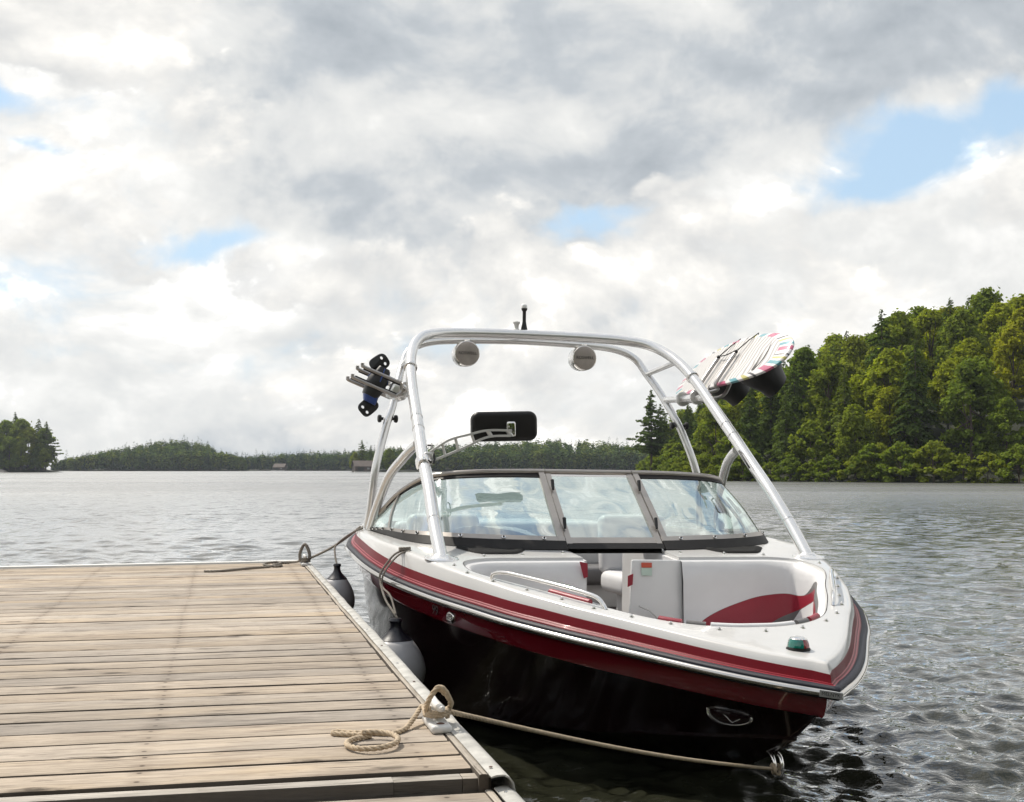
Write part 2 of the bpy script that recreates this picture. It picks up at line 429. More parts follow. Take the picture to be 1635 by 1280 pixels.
# ================================================================== geometry helpers
def M(x):
    return MATS[x] if isinstance(x, str) else x
def add(name, verts, faces, material, parent=None, smooth=True, loc=None, mats=None, fm=None):
    me = bpy.data.meshes.new(name)
    me.from_pydata([tuple(map(float, v)) for v in verts], [], [tuple(map(int, f)) for f in faces])
    for m_ in (mats or [material]): me.materials.append(M(m_))
    if fm is not None: me.polygons.foreach_set('material_index', list(map(int, fm)))
    if smooth: me.polygons.foreach_set('use_smooth', [True] * len(me.polygons))
    me.update()
    o = bpy.data.objects.new(name, me); COL.objects.link(o)
    if parent is not None: o.parent = parent
    if loc is not None: o.location = loc
    return o
def sharp(o, ang=35):
    me = o.data
    bm = bmesh.new(); bm.from_mesh(me)
    bmesh.ops.recalc_face_normals(bm, faces=bm.faces)
    for e in bm.edges:
        if len(e.link_faces) == 2 and e.calc_face_angle(0) > R_(ang): e.smooth = False
    bm.to_mesh(me); bm.free()
    return o
def empty(name, loc=(0, 0, 0), rz=0):
    o = bpy.data.objects.new(name, None); COL.objects.link(o)
    o.location = loc; o.rotation_euler = (0, 0, rz); o.empty_display_size = .1
    return o
def tag(o, label=None, cat=None, group=None, kind=None):
    if label: o['label'] = label
    if cat: o['category'] = cat
    if group: o['group'] = group
    if kind: o['kind'] = kind
    return o
def catmull(P, n):
    """smooth curve through control points; n samples per span"""
    P = np.asarray(P, float)
    Q = np.vstack([2 * P[0] - P[1], P, 2 * P[-1] - P[-2]])
    out = []
    for i in range(1, len(Q) - 2):
        p0, p1, p2, p3 = Q[i - 1:i + 3]
        # centripetal-ish tangents limited
        for t in np.linspace(0, 1, n, endpoint=False):
            out.append(.5 * ((2 * p1) + (-p0 + p2) * t + (2 * p0 - 5 * p1 + 4 * p2 - p3) * t * t + (-p0 + 3 * p1 - 3 * p2 + p3) * t ** 3))
    out.append(P[-1])
    return np.array(out)
def frames(P):
    P = np.asarray(P, float)
    T = np.gradient(P, axis=0); T /= np.linalg.norm(T, axis=1)[:, None] + 1e-12
    n = np.cross(T[0], (0, 0, 1.))
    if np.linalg.norm(n) < 1e-3: n = np.cross(T[0], (1., 0, 0))
    n /= np.linalg.norm(n)
    N = [n]
    for i in range(1, len(P)):
        n = N[-1] - T[i] * np.dot(N[-1], T[i]); n /= np.linalg.norm(n) + 1e-12; N.append(n)
    N = np.array(N); B = np.cross(T, N)
    return T, N, B
def tube_geo(P, r, seg=12, cap=True):
    P = np.asarray(P, float); T, N, B = frames(P)
    r = np.broadcast_to(np.asarray(r, float), (len(P),))
    V = []; F = []
    for i in range(len(P)):
        for k in range(seg):
            a = 2 * math.pi * k / seg
            V.append(P[i] + r[i] * (math.cos(a) * N[i] + math.sin(a) * B[i]))
    for i in range(len(P) - 1):
        for k in range(seg):
            a, b = i * seg + k, i * seg + (k + 1) % seg
            F.append((a, b, b + seg, a + seg))
    if cap:
        F.append(tuple(range(seg))[::-1]); F.append(tuple((len(P) - 1) * seg + k for k in range(seg)))
    return V, F
def tube(name, P, r, material, parent=None, seg=12, cap=True):
    V, F = tube_geo(P, r, seg, cap)
    return sharp(add(name, V, F, material, parent), 50)
def merge(parts):
    V = []; F = []
    for v, f in parts:
        k = len(V); V += [tuple(q) for q in v]; F += [tuple(i + k for i in ff) for ff in f]
    return V, F
def box_geo(c, s, rot=None, bev=0.0, seg=2):
    bm = bmesh.new(); bmesh.ops.create_cube(bm, size=1)
    for v in bm.verts: v.co = Vector((v.co.x * s[0], v.co.y * s[1], v.co.z * s[2]))
    if bev > 0: bmesh.ops.bevel(bm, geom=bm.edges[:] , offset=bev, segments=seg, affect='EDGES', profile=.5)
    V = []
    for v in bm.verts:
        co = v.co.copy()
        if rot is not None: co = rot @ co
        V.append((co.x + c[0], co.y + c[1], co.z + c[2]))
    bm.verts.index_update()
    F = [tuple(v.index for v in f.verts) for f in bm.faces]
    bm.free()
    return V, F
def box(name, c, s, material, parent=None, rot=None, bev=.004, seg=2):
    V, F = box_geo(c, s, rot, bev, seg)
    return sharp(add(name, V, F, material, parent), 40)
def axis_rot(d):
    return Vector(d).normalized().to_track_quat('Z', 'Y').to_matrix()
def lathe_geo(c, axis, prof, seg=20):
    """prof: list of (radius, distance along axis)"""
    Rm = axis_rot(axis); V = []; F = []
    for r, h in prof:
        for k in range(seg):
            a = 2 * math.pi * k / seg
            p = Rm @ Vector((r * math.cos(a), r * math.sin(a), h))
            V.append((p.x + c[0], p.y + c[1], p.z + c[2]))
    for i in range(len(prof) - 1):
        for k in range(seg):
            a, b = i * seg + k, i * seg + (k + 1) % seg
            F.append((a, b, b + seg, a + seg))
    F.append(tuple(range(seg))[::-1]); F.append(tuple((len(prof) - 1) * seg + k for k in range(seg)))
    return V, F
def lathe(name, c, axis, prof, material, parent=None, seg=20, ang=40):
    V, F = lathe_geo(c, axis, prof, seg)
    return sharp(add(name, V, F, material, parent), ang)
def text_mesh(name, body, size, material, parent, mtx, depth=.0008):
    cu = bpy.data.curves.new(name, 'FONT'); cu.body = body; cu.size = size; cu.extrude = depth
    cu.align_x = 'CENTER'; cu.align_y = 'CENTER'
    t = bpy.data.objects.new('tmp_text', cu); COL.objects.link(t)
    bpy.context.view_layer.update()
    me = bpy.data.meshes.new_from_object(t.evaluated_get(bpy.context.evaluated_depsgraph_get()))
    bpy.data.objects.remove(t)
    me.transform(mtx); me.materials.clear(); me.materials.append(M(material))
    o = bpy.data.objects.new(name, me); COL.objects.link(o); o.parent = parent
    return o
def frame_mtx(o, x, y):
    x = Vector(x).normalized(); y = Vector(y); z = x.cross(y).normalized(); y = z.cross(x)
    return Matrix(((x.x, y.x, z.x, o[0]), (x.y, y.y, z.y, o[1]), (x.z, y.z, z.z, o[2]), (0, 0, 0, 1)))
def rope_geo(P, r, pitch=None, step=None):
    """three-strand laid rope along a path"""
    P = np.asarray(P, float)
    d = np.concatenate([[0], np.cumsum(np.linalg.norm(np.diff(P, axis=0), axis=1))])
    pitch = pitch or r * 7; step = step or r * .8
    n = max(6, int(d[-1] / step)); s = np.linspace(0, d[-1], n)
    Q = np.stack([np.interp(s, d, P[:, k]) for k in range(3)], 1)
    T, N, B = frames(Q)
    parts = []
    for k in range(3):
        a = 2 * math.pi * (s / pitch + k / 3)
        C = Q + (np.cos(a)[:, None] * N + np.sin(a)[:, None] * B) * r * .48
        parts.append(tube_geo(C, r * .56, 7))
    return merge(parts)

# ================================================================== water
def build_water():
    rng = np.random.default_rng(5)
    fine = np.radians(np.arange(-29, 29.001, .13))
    rest = np.radians(np.concatenate([np.linspace(29, 331, 70)[1:-1]]))
    A = np.concatenate([fine, rest])
    r = [0.5, .8, 1.2, 1.6, 2.0]
    while r[-1] < 90: r.append(r[-1] * 1.0048)
    while r[-1] < 5000: r.append(r[-1] * 1.12)
    r = np.array(r)
    AA, RR = np.meshgrid(A, r)
    X = RR * np.sin(AA); Y = RR * np.cos(AA)
    Z = np.zeros_like(X); DX = np.zeros_like(X); DY = np.zeros_like(X)
    dr = np.maximum(RR * .0048, RR * np.radians(.13))
    dr[RR > 90] = 50
    dr = np.where((np.abs(np.arctan2(X, Y)) > R_(29)), 5, dr)
    main = R_(250)
    for i in range(110):
        lam = .075 * (1.2 / .075) ** (rng.random() ** 1.5)
        th = main + rng.normal() * .8
        k = 2 * math.pi / lam
        slope = .056 if lam < .30 else (.036 if lam < .6 else .022)
        a = slope / k
        fade = np.clip((lam / dr - 2.2) / 1.8, 0, 1)
        ph = k * (X * math.cos(th) + Y * math.sin(th)) + rng.random() * 6.283
        Z += a * fade * np.cos(ph)
        DX -= .35 * a * fade * math.cos(th) * np.sin(ph); DY -= .35 * a * fade * math.sin(th) * np.sin(ph)
    # gusts: calmer and rougher patches
    g = .75 + .35 * np.sin(X * .35 + 1.3 * np.sin(Y * .13)) * np.sin(Y * .21 + .8)
    Z *= g; X = X + DX * g; Y = Y + DY * g
    nr, na = X.shape
    V = np.stack([X, Y, Z], -1).reshape(-1, 3)
    i, j = np.meshgrid(np.arange(nr - 1), np.arange(na), indexing='ij')
    j2 = (j + 1) % na
    F = np.stack([i * na + j, i * na + j2, (i + 1) * na + j2, (i + 1) * na + j], -1).reshape(-1, 4)
    me = bpy.data.meshes.new('water')
    me.vertices.add(len(V)); me.vertices.foreach_set('co', V.astype('f4').ravel())
    me.loops.add(F.size); me.loops.foreach_set('vertex_index', F.astype('i4').ravel())
    me.polygons.add(len(F)); me.polygons.foreach_set('loop_start', np.arange(0, F.size, 4, dtype='i4'))
    me.polygons.foreach_set('use_smooth', np.ones(len(F), bool))
    me.update(calc_edges=True); me.validate()
    me.materials.append(M('water'))
    o = bpy.data.objects.new('water', me); COL.objects.link(o)
    tag(o, kind='structure')
build_water()

# ================================================================== vegetation
def quads_mesh(name, C, Nn, size, mats, idx=None, aspect=1.0, rng=None):
    """many leaf-clump faces: centres C, normals Nn, sizes; bent quads"""
    n = len(C)
    Nn = Nn / (np.linalg.norm(Nn, axis=1)[:, None] + 1e-9)
    t = rng.normal(size=(n, 3)); t -= Nn * (t * Nn).sum(1)[:, None]; t /= np.linalg.norm(t, axis=1)[:, None] + 1e-9
    b = np.cross(Nn, t)
    s = np.asarray(size).reshape(-1, 1)
    j = lambda: (1 + rng.uniform(-.35, .35, (n, 1)))
    P = np.stack([C - t * s * j(), C - b * s * aspect * j(), C + t * s * j(), C + b * s * aspect * j()], 1).reshape(-1, 3)
    F = np.arange(n * 4).reshape(-1, 4)
    me = bpy.data.meshes.new(name)
    me.vertices.add(n * 4); me.vertices.foreach_set('co', P.astype('f4').ravel())
    me.loops.add(n * 4); me.loops.foreach_set('vertex_index', F.astype('i4').ravel())
    me.polygons.add(n); me.polygons.foreach_set('loop_start', np.arange(0, n * 4, 4, dtype='i4'))
    for m_ in mats: me.materials.append(M(m_))
    if idx is not None: me.polygons.foreach_set('material_index', np.asarray(idx, dtype='i4'))
    me.update(calc_edges=True)
    return me
def mesh_from(name, V, F, m_):
    me = bpy.data.meshes.new(name); me.from_pydata([tuple(map(float, v)) for v in V], [], F); me.materials.append(M(m_))
    me.polygons.foreach_set('use_smooth', [True] * len(me.polygons)); me.update()
    return me
def deciduous_proto(seed, h, w, m_, nq=3000, low=.22, leaf=.23):
    rng = np.random.default_rng(seed)
    lobes = []
    n = 62
    for i in range(n):
        f = rng.random() ** .8
        z = h * (low + (1 - low) * f * .93)
        prof = math.sin(math.pi * min(1, (f * .86 + .14))) ** .7
        a = rng.random() * 6.283; rad = w / 2 * prof * (.35 + .6 * rng.random() ** .5)
        lobes.append((rad * math.cos(a), rad * math.sin(a), z, h * rng.uniform(.045, .088)))
    lobes.append((0, 0, h * .93, h * .08))
    L = np.array(lobes)
    wgt = L[:, 3] ** 2; pick = rng.choice(len(L), nq, p=wgt / wgt.sum())
    d = rng.normal(size=(nq, 3)); d[:, 2] += .35; d /= np.linalg.norm(d, axis=1)[:, None]
    rr = L[pick, 3] * (rng.uniform(.5, 1.1, nq) + (rng.random(nq) < .12) * rng.uniform(0, .7, nq))
    C = L[pick, :3] + d * rr[:, None] * np.array([1.15, 1.15, .85])
    N = d * .8 + rng.normal(size=(nq, 3)) * .55; N[:, 2] += .4
    crown = quads_mesh('crown', C, N, rng.uniform(.55, 1.15, nq) * leaf, [m_], rng=rng)
    parts = []
    tr = np.array([(0, 0, -.6), (.05, .02, h * .25), (-.08, .05, h * .55), (.02, 0, h * .85)])
    parts.append(tube_geo(catmull(tr, 4), np.linspace(h * .018, h * .004, 13), 7))
    for i in range(7):
        k = L[rng.integers(len(L))]; z0 = h * rng.uniform(.18, .5)
        parts.append(tube_geo(np.array([(0, 0, z0), (k[0] * .5, k[1] * .5, (z0 + k[2]) / 2 + .2), k[:3]]), np.array([h * .008, h * .005, h * .002]), 5))
    V, F = merge(parts)
    return mesh_from('trunk', V, F, 'bark'), crown
def conifer_proto(seed, h, w, m_, nq=3000, droop=.25, low=.06, ragged=.3, leaf=.26):
    rng = np.random.default_rng(seed)
    C = []; N = []; S = []
    nb = 85
    br = []
    for i in range(nb):
        f = (i + rng.random()) / nb
        z = h * (low + (1 - low) * f)
        a = i * 2.4 + rng.normal() * .4
        ln = w / 2 * (1 - f) ** .8 * (1 + ragged * rng.normal() * .8) + .12
        ln = max(.12, ln)
        br.append((z, a, ln))
    tot = sum(b[2] for b in br)
    for z, a, ln in br:
        m = max(6, int(nq * ln / tot))
        t = rng.random(m) ** .7
        side = rng.normal(size=m) * .20 * ln * (1.1 - t * .7)
        x = t * ln
        C.append(np.stack([x * math.cos(a) - side * math.sin(a), x * math.sin(a) + side * math.cos(a),
                           z - droop * x * (.4 + t) + rng.normal(size=m) * .07 + .10 * ln], 1))
        nn = np.stack([math.cos(a) * np.ones(m) * .5, math.sin(a) * np.ones(m) * .5, np.ones(m)], 1) + rng.normal(size=(m, 3)) * .45
        N.append(nn); S.append(rng.uniform(.5, 1.1, m) * leaf * (.6 + .5 * min(1, ln / 1.5)))
    C = np.concatenate(C); N = np.concatenate(N); S = np.concatenate(S)
    crown = quads_mesh('crown', C, N, S, [m_], aspect=.6, rng=rng)
    parts = [tube_geo(np.array([(0, 0, -.6), (.03, 0, h * .4), (0, .02, h * .98)]), np.array([h * .016, h * .011, h * .002]), 7)]
    for z, a, ln in br[::6]:
        parts.append(tube_geo(np.array([(0, 0, z), (ln * .45 * math.cos(a), ln * .45 * math.sin(a), z - droop * ln * .3), (ln * .9 * math.cos(a), ln * .9 * math.sin(a), z - droop * ln)]), np.array([h * .004, h * .003, .01]), 4))
    V, F = merge(parts)
    return mesh_from('trunk', V, F, 'bark'), crown

PROTO = {
    'bright': [deciduous_proto(s, 11, 5.9, 'leaf_bright', 5600) for s in (1, 2, 3)],
    'mid': [deciduous_proto(s, 11, 5.7, 'leaf_mid', 5600, low=.10) for s in (11, 12, 13)],
    'shrub': [deciduous_proto(s, 5, 5.2, 'leaf_mid', 2600, low=-.04, leaf=.20) for s in (21, 22)],
    'hemlock': [conifer_proto(s, 13, 6.4, 'needle_dark', 6000, droop=.30, ragged=.28, leaf=.24) for s in (31, 32, 33)],
    'pine': [conifer_proto(s, 14, 5.4, 'needle_dark', 3000, droop=-.04, low=.25, ragged=.6, leaf=.32) for s in (41, 42)],
}
def plant(name, kind, pos, h, rz, label, group, cat='tree', wide=1.0):
    pr = PROTO[kind][int(abs(pos[0] * 7.3 + pos[1] * 3.1)) % len(PROTO[kind])]
    base = {'bright': 11, 'mid': 11, 'shrub': 5, 'hemlock': 13, 'pine': 14}[kind]
    s = h / base
    t = empty(name, pos, rz); t.scale = (s * wide, s * wide, s)
    tag(t, label, cat, group)
    for nm, me in (('trunk', pr[0]), ('crown', pr[1])):
        o = bpy.data.objects.new(nm, me); COL.objects.link(o); o.parent = t
    return t

# ---- the wooded hill on the right
SHORE = np.array([(120, 78), (70, 96), (45, 108), (33, 117), (24, 127), (20.5, 138), (20.5, 160), (22.5, 200), (26, 250), (40, 300), (120, 330)], float)
def shore_dist(x, y):
    p = np.array([x, y]); best = 1e9; sgn = 1
    for a, b in zip(SHORE[:-1], SHORE[1:]):
        e = b - a; t = np.clip(np.dot(p - a, e) / np.dot(e, e), 0, 1); q = a + t * e; d = np.linalg.norm(p - q)
        if d < best:
            best = d; sgn = -1 if (e[0] * (p - a)[1] - e[1] * (p - a)[0]) > 0 else 1
    return -best * sgn if sgn > 0 else best
_s0 = shore_dist(60, 150)
_flip = 1 if _s0 > 0 else -1
def inland(x, y): return shore_dist(x, y) * _flip
def hill_h(x, y):
    d = inland(x, y)
    if d < 0: return max(-1.5, d * .5)
    k = np.interp(y - x * .3, [90, 130, 190, 240], [1.0, 1.0, .95, .5])
    return (.05 + 18 * (1 - math.exp(-d * .030))) * k * (1 - math.exp(-d / 6)) - .1
gx = np.arange(8, 124, 4.0); gy = np.arange(74, 332, 4.0)
V = [(x, y, hill_h(x, y)) for y in gy for x in gx]
nx = len(gx)
F = [(j * nx + i, j * nx + i + 1, (j + 1) * nx + i + 1, (j + 1) * nx + i) for j in range(len(gy) - 1) for i in range(nx - 1)
     if max(V[q][2] for q in (j * nx + i, j * nx + i + 1, (j + 1) * nx + i + 1, (j + 1) * nx + i)) > -1.4]
tag(add('wooded_hillside', V, F, 'forest_floor'), kind='structure')

def hill_trees():
    rnd = random.Random(7)
    pts = []
    tries = 0
    while tries < 9000:
        tries += 1
        y = rnd.uniform(96, 275); x = rnd.uniform(18, 92)
        px = 817 + 2008 * x / y
        if px < 1005 or px > 1715: continue
        d = inland(x, y)
        if d < 1.5 or d > 58: continue
        sp = 3.2 if d < 12 else 4.5
        if any((x - a) ** 2 + (y - b) ** 2 < sp * sp for a, b, _ in pts): continue
        pts.append((x, y, d))
    pts.sort(key=lambda p: p[2])
    keep = []
    for x, y, d in pts:
        if len(keep) >= 298: break
        keep.append((x, y, d))
    for x, y, d in keep:
        px = 817 + 2008 * x / y
        third = ('toward the left tip' if px < 1100 else 'seen past the right tower leg' if px < 1180 else 'behind the wakeboard' if px < 1262 else 'just right of the wakeboard' if px < 1350
                 else 'near the middle' if px < 1450 else 'right of the middle' if px < 1545 else 'at the right edge')
        r = rnd.random()
        g = 'trees on the wooded hill across the water'
        z = hill_h(x, y) - .1
        rz = rnd.uniform(0, 6.28)
        if d < 5:
            if r < .62 or d < 2.2:
                plant('shoreline_shrub', 'shrub', (x, y, z), rnd.uniform(3.2, 5.5), rz, 'low leafy shrub overhanging the water, %s of the hill' % third, g, 'shrub')
            elif r < .85:
                plant('hemlock_tree', 'hemlock', (x, y, z), rnd.uniform(7.5, 11.5), rz, 'dark hemlock by the waterline, %s of the hill' % third, g)
            else:
                plant('broadleaf_tree', 'mid', (x, y, z), rnd.uniform(6.5, 9), rz, 'green broadleaf tree by the waterline, %s of the hill' % third, g)
        elif d < 22:
            if r < .48:
                plant('hemlock_tree', 'hemlock', (x, y, z), rnd.uniform(9, 10.5) if px < 1380 else rnd.uniform(10, 14), rz, 'tall dark hemlock on the lower slope, %s of the hill' % third, g)
            elif r < .76:
                plant('broadleaf_tree', 'mid', (x, y, z), rnd.uniform(8, 11), rz, 'green broadleaf tree on the lower slope, %s of the hill' % third, g)
            else:
                plant('broadleaf_tree', 'bright', (x, y, z), rnd.uniform(7, 10), rz, 'yellow green tree on the lower slope, %s of the hill' % third, g)
        else:
            if r < (.26 if px > 1400 else .10):
                plant('hemlock_tree', 'hemlock', (x, y, z), rnd.uniform(8.5, 11.5), rz, 'dark pointed hemlock among ridge trees, %s of the hill' % third, g)
            elif r < .42:
                plant('broadleaf_tree', 'mid', (x, y, z), rnd.uniform(9, 11.5), rz, 'green broadleaf tree on the ridge, %s of the hill' % third, g)
            else:
                plant('broadleaf_tree', 'bright', (x, y, z), rnd.uniform(9, 11.5), rz, 'sunlit yellow green tree on the ridge, %s of the hill' % third, g)
    for a, b in zip(SHORE[1:-2], SHORE[2:-1]):
        ln = np.linalg.norm(b - a); k = 0.0
        while k < ln:
            p = a + (b - a) * k / ln; px = 817 + 2008 * p[0] / p[1]; k += rnd.uniform(1.7, 3.0) * (1 if p[1] < 150 else 1.8)
            if px < 1010 or px > 1690: continue
            zone = ('toward the left tip' if px < 1100 else 'seen past the right tower leg' if px < 1180 else 'behind the wakeboard' if px < 1262 else 'just right of the wakeboard' if px < 1350
                    else 'near the middle' if px < 1450 else 'right of the middle' if px < 1545 else 'at the right edge')
            plant('shoreline_shrub', 'shrub', (p[0] + rnd.uniform(.1, .7), p[1] + rnd.uniform(.1, .7), -.25), rnd.uniform(1.8, 4.2), rnd.uniform(0, 6), 'low leafy shrub overhanging the water, %s of the hill' % zone, 'trees on the wooded hill across the water', 'shrub', wide=1.2)
    plant('pine_tree', 'pine', (20.6, 186, .3), 12.6, 1.0, 'lone ragged pine at the far left tip of the wooded hill', 'trees on the wooded hill across the water')
    plant('pine_tree', 'pine', (22.2, 188, .3), 10.6, 2.2, 'second shorter pine just right of the lone tip pine', 'trees on the wooded hill across the water')
hill_trees()

# ---- the point on the left
def mound(name, cx, cy, rx, ry, h, m_, seed=0, n=28):
    rng = np.random.default_rng(seed); V = []; F = []
    rings = 7
    for i in range(rings):
        f = i / (rings - 1)
        for k in range(n):
            a = 2 * math.pi * k / n
            jr = 1 + .10 * math.sin(3 * a + seed) + .06 * rng.normal()
            V.append((cx + rx * (1 - f) * jr * math.cos(a), cy + ry * (1 - f) * jr * math.sin(a), -.8 + (h + .8) * math.sin(f * math.pi / 2) ** .8))
    for i in range(rings - 1):
        for k in range(n):
            a, b = i * n + k, i * n + (k + 1) % n
            F.append((a, b, b + n, a + n))
    return tag(add(name, V, F, m_), kind='structure')
mound('left_point', -169, 392, 31, 16, 3.2, 'forest_floor', 3)
mound('shore_rock', -156, 377, 5.5, 3.2, 1.5, 'rock', 8)
for i, (x, y, h, k) in enumerate([(-139.0, 384, 14.5, 'pine'), (-142.5, 387, 15.5, 'hemlock'), (-147, 385, 15.5, 'mid'), (-150.5, 389, 17.5, 'pine'), (-154, 383, 13.5, 'mid'),
                                  (-158, 389, 17.0, 'hemlock'), (-162, 386, 18.5, 'pine'), (-145, 380, 8.5, 'mid'), (-150, 379.5, 9, 'hemlock'), (-157.5, 380, 9.5, 'mid'), (-166, 390, 17, 'mid'), (-141, 381, 8.0, 'hemlock'), (-140.5, 386, 12.5, 'mid'), (-144.5, 384, 13, 'mid'), (-152, 386, 15, 'mid'), (-148.5, 380, 10, 'mid'), (-160, 384, 14, 'mid'), (-138.5, 381.5, 6.5, 'mid'), (-146, 378.5, 5, 'mid'), (-163, 381, 9, 'hemlock')]):
    plant({'pine': 'pine_tree', 'hemlock': 'hemlock_tree', 'mid': 'broadleaf_tree'}[k], k, (x - 3.2, y, 1.0), h, i * 1.3,
          {'pine': 'ragged pine on the wooded point at the left edge', 'hemlock': 'dark hemlock on the wooded point at the left edge', 'mid': 'leafy green tree on the wooded point at the left edge'}[k],
          'trees on the left point', wide=1.15)

# ---- far wooded shores
def far_wood(name, az0, az1, D, prof, n, seed, label, th=(5.0, 8.5), conif=.5):
    """prof: (azimuth in image units, ridge top in metres); land and its wood as seen across the lake"""
    rng = np.random.default_rng(seed)
    pa = [p[0] for p in prof]; ph = [p[1] for p in prof]
    gnd = lambda a, f: max(.0, np.interp(a, pa, ph) - 5.5) * min(1, f * 1.3) ** .8 + .3
    VV = []; FF = []
    A = np.linspace(az0 - .01, az1 + .01, 40); FR = np.linspace(-.06, 1.3, 8)
    for f in FR:
        for a in A:
            d = D + f * 70; VV.append((a * d, d, gnd(a, max(f, 0)) if f >= 0 else -1))
    for i in range(len(FR) - 1):
        for j in range(len(A) - 1):
            q = i * len(A) + j; FF.append((q, q + 1, q + len(A) + 1, q + len(A)))
    tag(add(name + '_land', VV, FF, 'forest_floor'), kind='structure')
    C = []; N = []; S = []; I = []
    for k in range(n):
        a = rng.uniform(az0, az1); f = rng.random() ** 1.2 if k > n * .25 else rng.random() * .08
        d = D + f * 70; z0 = gnd(a, f)
        top = np.interp(a, pa, ph)
        h = rng.uniform(*th); con_ = rng.random() < conif
        if con_ and rng.random() < .10: h += rng.uniform(.4, 1.6)
        elif z0 + h > top * 1.06 + 1.0: h = max(2.6, top * rng.uniform(.80, 1.0) + rng.exponential(.55) - z0)
        con = con_
        m = 80
        if con:
            t = rng.random(m) ** .75; w = h * rng.uniform(.18, .26) * (1 - t) + .18
            an = rng.random(m) * 6.283; rr = w * rng.uniform(.4, 1.1, m)
            c = np.stack([rr * np.cos(an), rr * np.sin(an), h * (.04 + .97 * t)], 1)
            s = rng.uniform(.25, .5, m) * (1.15 - .7 * t); I += [0 if rng.random() < .5 else 2] * m
        else:
            dd = rng.normal(size=(m, 3)); dd /= np.linalg.norm(dd, axis=1)[:, None]
            c = dd * np.array([h * .28, h * .28, h * .42]) * rng.uniform(.6, 1.08, (m, 1)) + np.array([0, 0, h * .5])
            s = rng.uniform(.28, .6, m); I += [1 if rng.random() < .7 else 3] * m
        C.append(c + np.array([a * d, d, z0])); S.append(s)
        nn = c - np.array([0, 0, h * .45]); nn[:, 2] += h * .25; N.append(nn + rng.normal(size=(m, 3)) * h * .15)
    me = quads_mesh(name, np.concatenate(C), np.concatenate(N), np.concatenate(S), ['needle_far', 'leaf_far', 'needle_far_dark', 'leaf_far_light'], I, rng=rng)
    o = bpy.data.objects.new(name, me); COL.objects.link(o)
    tag(o, label, 'forest', kind='stuff')
def az_(x): return (x - 817.5) / 2008
def PR(D, L): return [(az_(x), 1.33 + (747 - y) / 2008 * D) for x, y in L]
far_wood('far_left_wood', az_(85), az_(392), 545, PR(545, [(80, 741), (110, 733), (150, 722), (200, 712), (250, 702), (290, 698), (330, 708), (360, 721), (395, 736)]), 900, 1, 'distant rounded wooded hill across the lake on the left', conif=.5)
far_wood('far_middle_wood', az_(360), az_(600), 600, PR(600, [(350, 733), (390, 729), (450, 724), (500, 721), (560, 719), (610, 716)]), 700, 2, 'distant low wooded shore left of the boat tower', conif=.65)
far_wood('far_right_wood', az_(585), az_(1100), 470, PR(470, [(580, 722), (620, 714), (650, 716), (700, 709), (740, 706), (800, 703), (850, 700), (900, 699), (950, 702), (1000, 706), (1100, 700)]), 1100, 3, 'distant wooded shore seen through the boat tower', conif=.42)
for i, (px, D, top, k) in enumerate([(578, 405, 703, 'pine'), (592, 402, 712, 'hemlock'), (606, 408, 712, 'pine'), (622, 406, 716, 'mid'), (640, 410, 712, 'hemlock'), (656, 412, 714, 'pine'), (567, 404, 722, 'mid'), (600, 398, 728, 'mid')]):
    z = 1.33 + (747 - top) / 2008 * D
    plant({'pine': 'pine_tree', 'hemlock': 'hemlock_tree', 'mid': 'broadleaf_tree'}[k], k, (az_(px) * D, D, .2), z, i * .9,
          'tall pine rising beside the old boathouse' if i == 0 else {'pine': 'dark pine on the shore right of the old boathouse', 'hemlock': 'dark hemlock on the shore behind the old boathouse', 'mid': 'leafy tree on the shore around the old boathouse'}[k], 'trees around the boathouse')
mound('boathouse_shore', -40, 412, 16, 11, 1.0, 'forest_floor', 5)

def boathouse(px, D, w, h, label, rz=.3):
    t = empty('boathouse', (az_(px) * D, D, 0), rz)
    tag(t, label, 'boathouse')
    d = w * .8; eh = h * .55
    V = [(-w / 2, -d / 2, -.3), (w / 2, -d / 2, -.3), (w / 2, d / 2, -.3), (-w / 2, d / 2, -.3), (-w / 2, -d / 2, eh), (w / 2, -d / 2, eh), (w / 2, d / 2, eh), (-w / 2, d / 2, eh), (-w / 2, 0, h), (w / 2, 0, h)]
    F = [(0, 1, 5, 4), (1, 2, 6, 9, 5), (2, 3, 7, 6), (3, 0, 4, 8, 7)]
    add('wall', V, F, 'barn_wood', t, False)
    o = .35
    def slope(sy):
        a = (-w / 2 - o, sy * (d / 2 + o), eh - .2); b = (w / 2 + o, sy * (d / 2 + o), eh - .2); c = (w / 2 + o, 0, h + .06); e = (-w / 2 - o, 0, h + .06)
        return [a, b, c, e] + [(q[0], q[1], q[2] + .12) for q in (a, b, c, e)], [(0, 1, 2, 3), (4, 5, 6, 7), (0, 1, 5, 4), (1, 2, 6, 5), (2, 3, 7, 6), (3, 0, 4, 7)]
    for sy in (-1, 1):
        v, f = slope(sy); add('roof_slope', v, f, 'barn_roof', t, False)
    box('door', (-w * .18, -d / 2 - .03, eh * .4), (w * .34, .05, eh * .8), 'plastic_black', t, bev=0)
    box('window', (w * .25, -d / 2 - .03, eh * .6), (w * .14, .05, eh * .3), 'dash_grey', t, bev=0)
    box('dock_apron', (0, -d / 2 - .9, .12), (w * 1.15, 1.8, .18), 'trim_white', t, bev=0)
boathouse(579, 396, 5.6, 3.5, 'old dark timber boathouse with pale brown roof on the far shore', .35)
boathouse(448, 590, 5.2, 3.2, 'tiny dark boathouse on the low shore left of the boat', -.2)

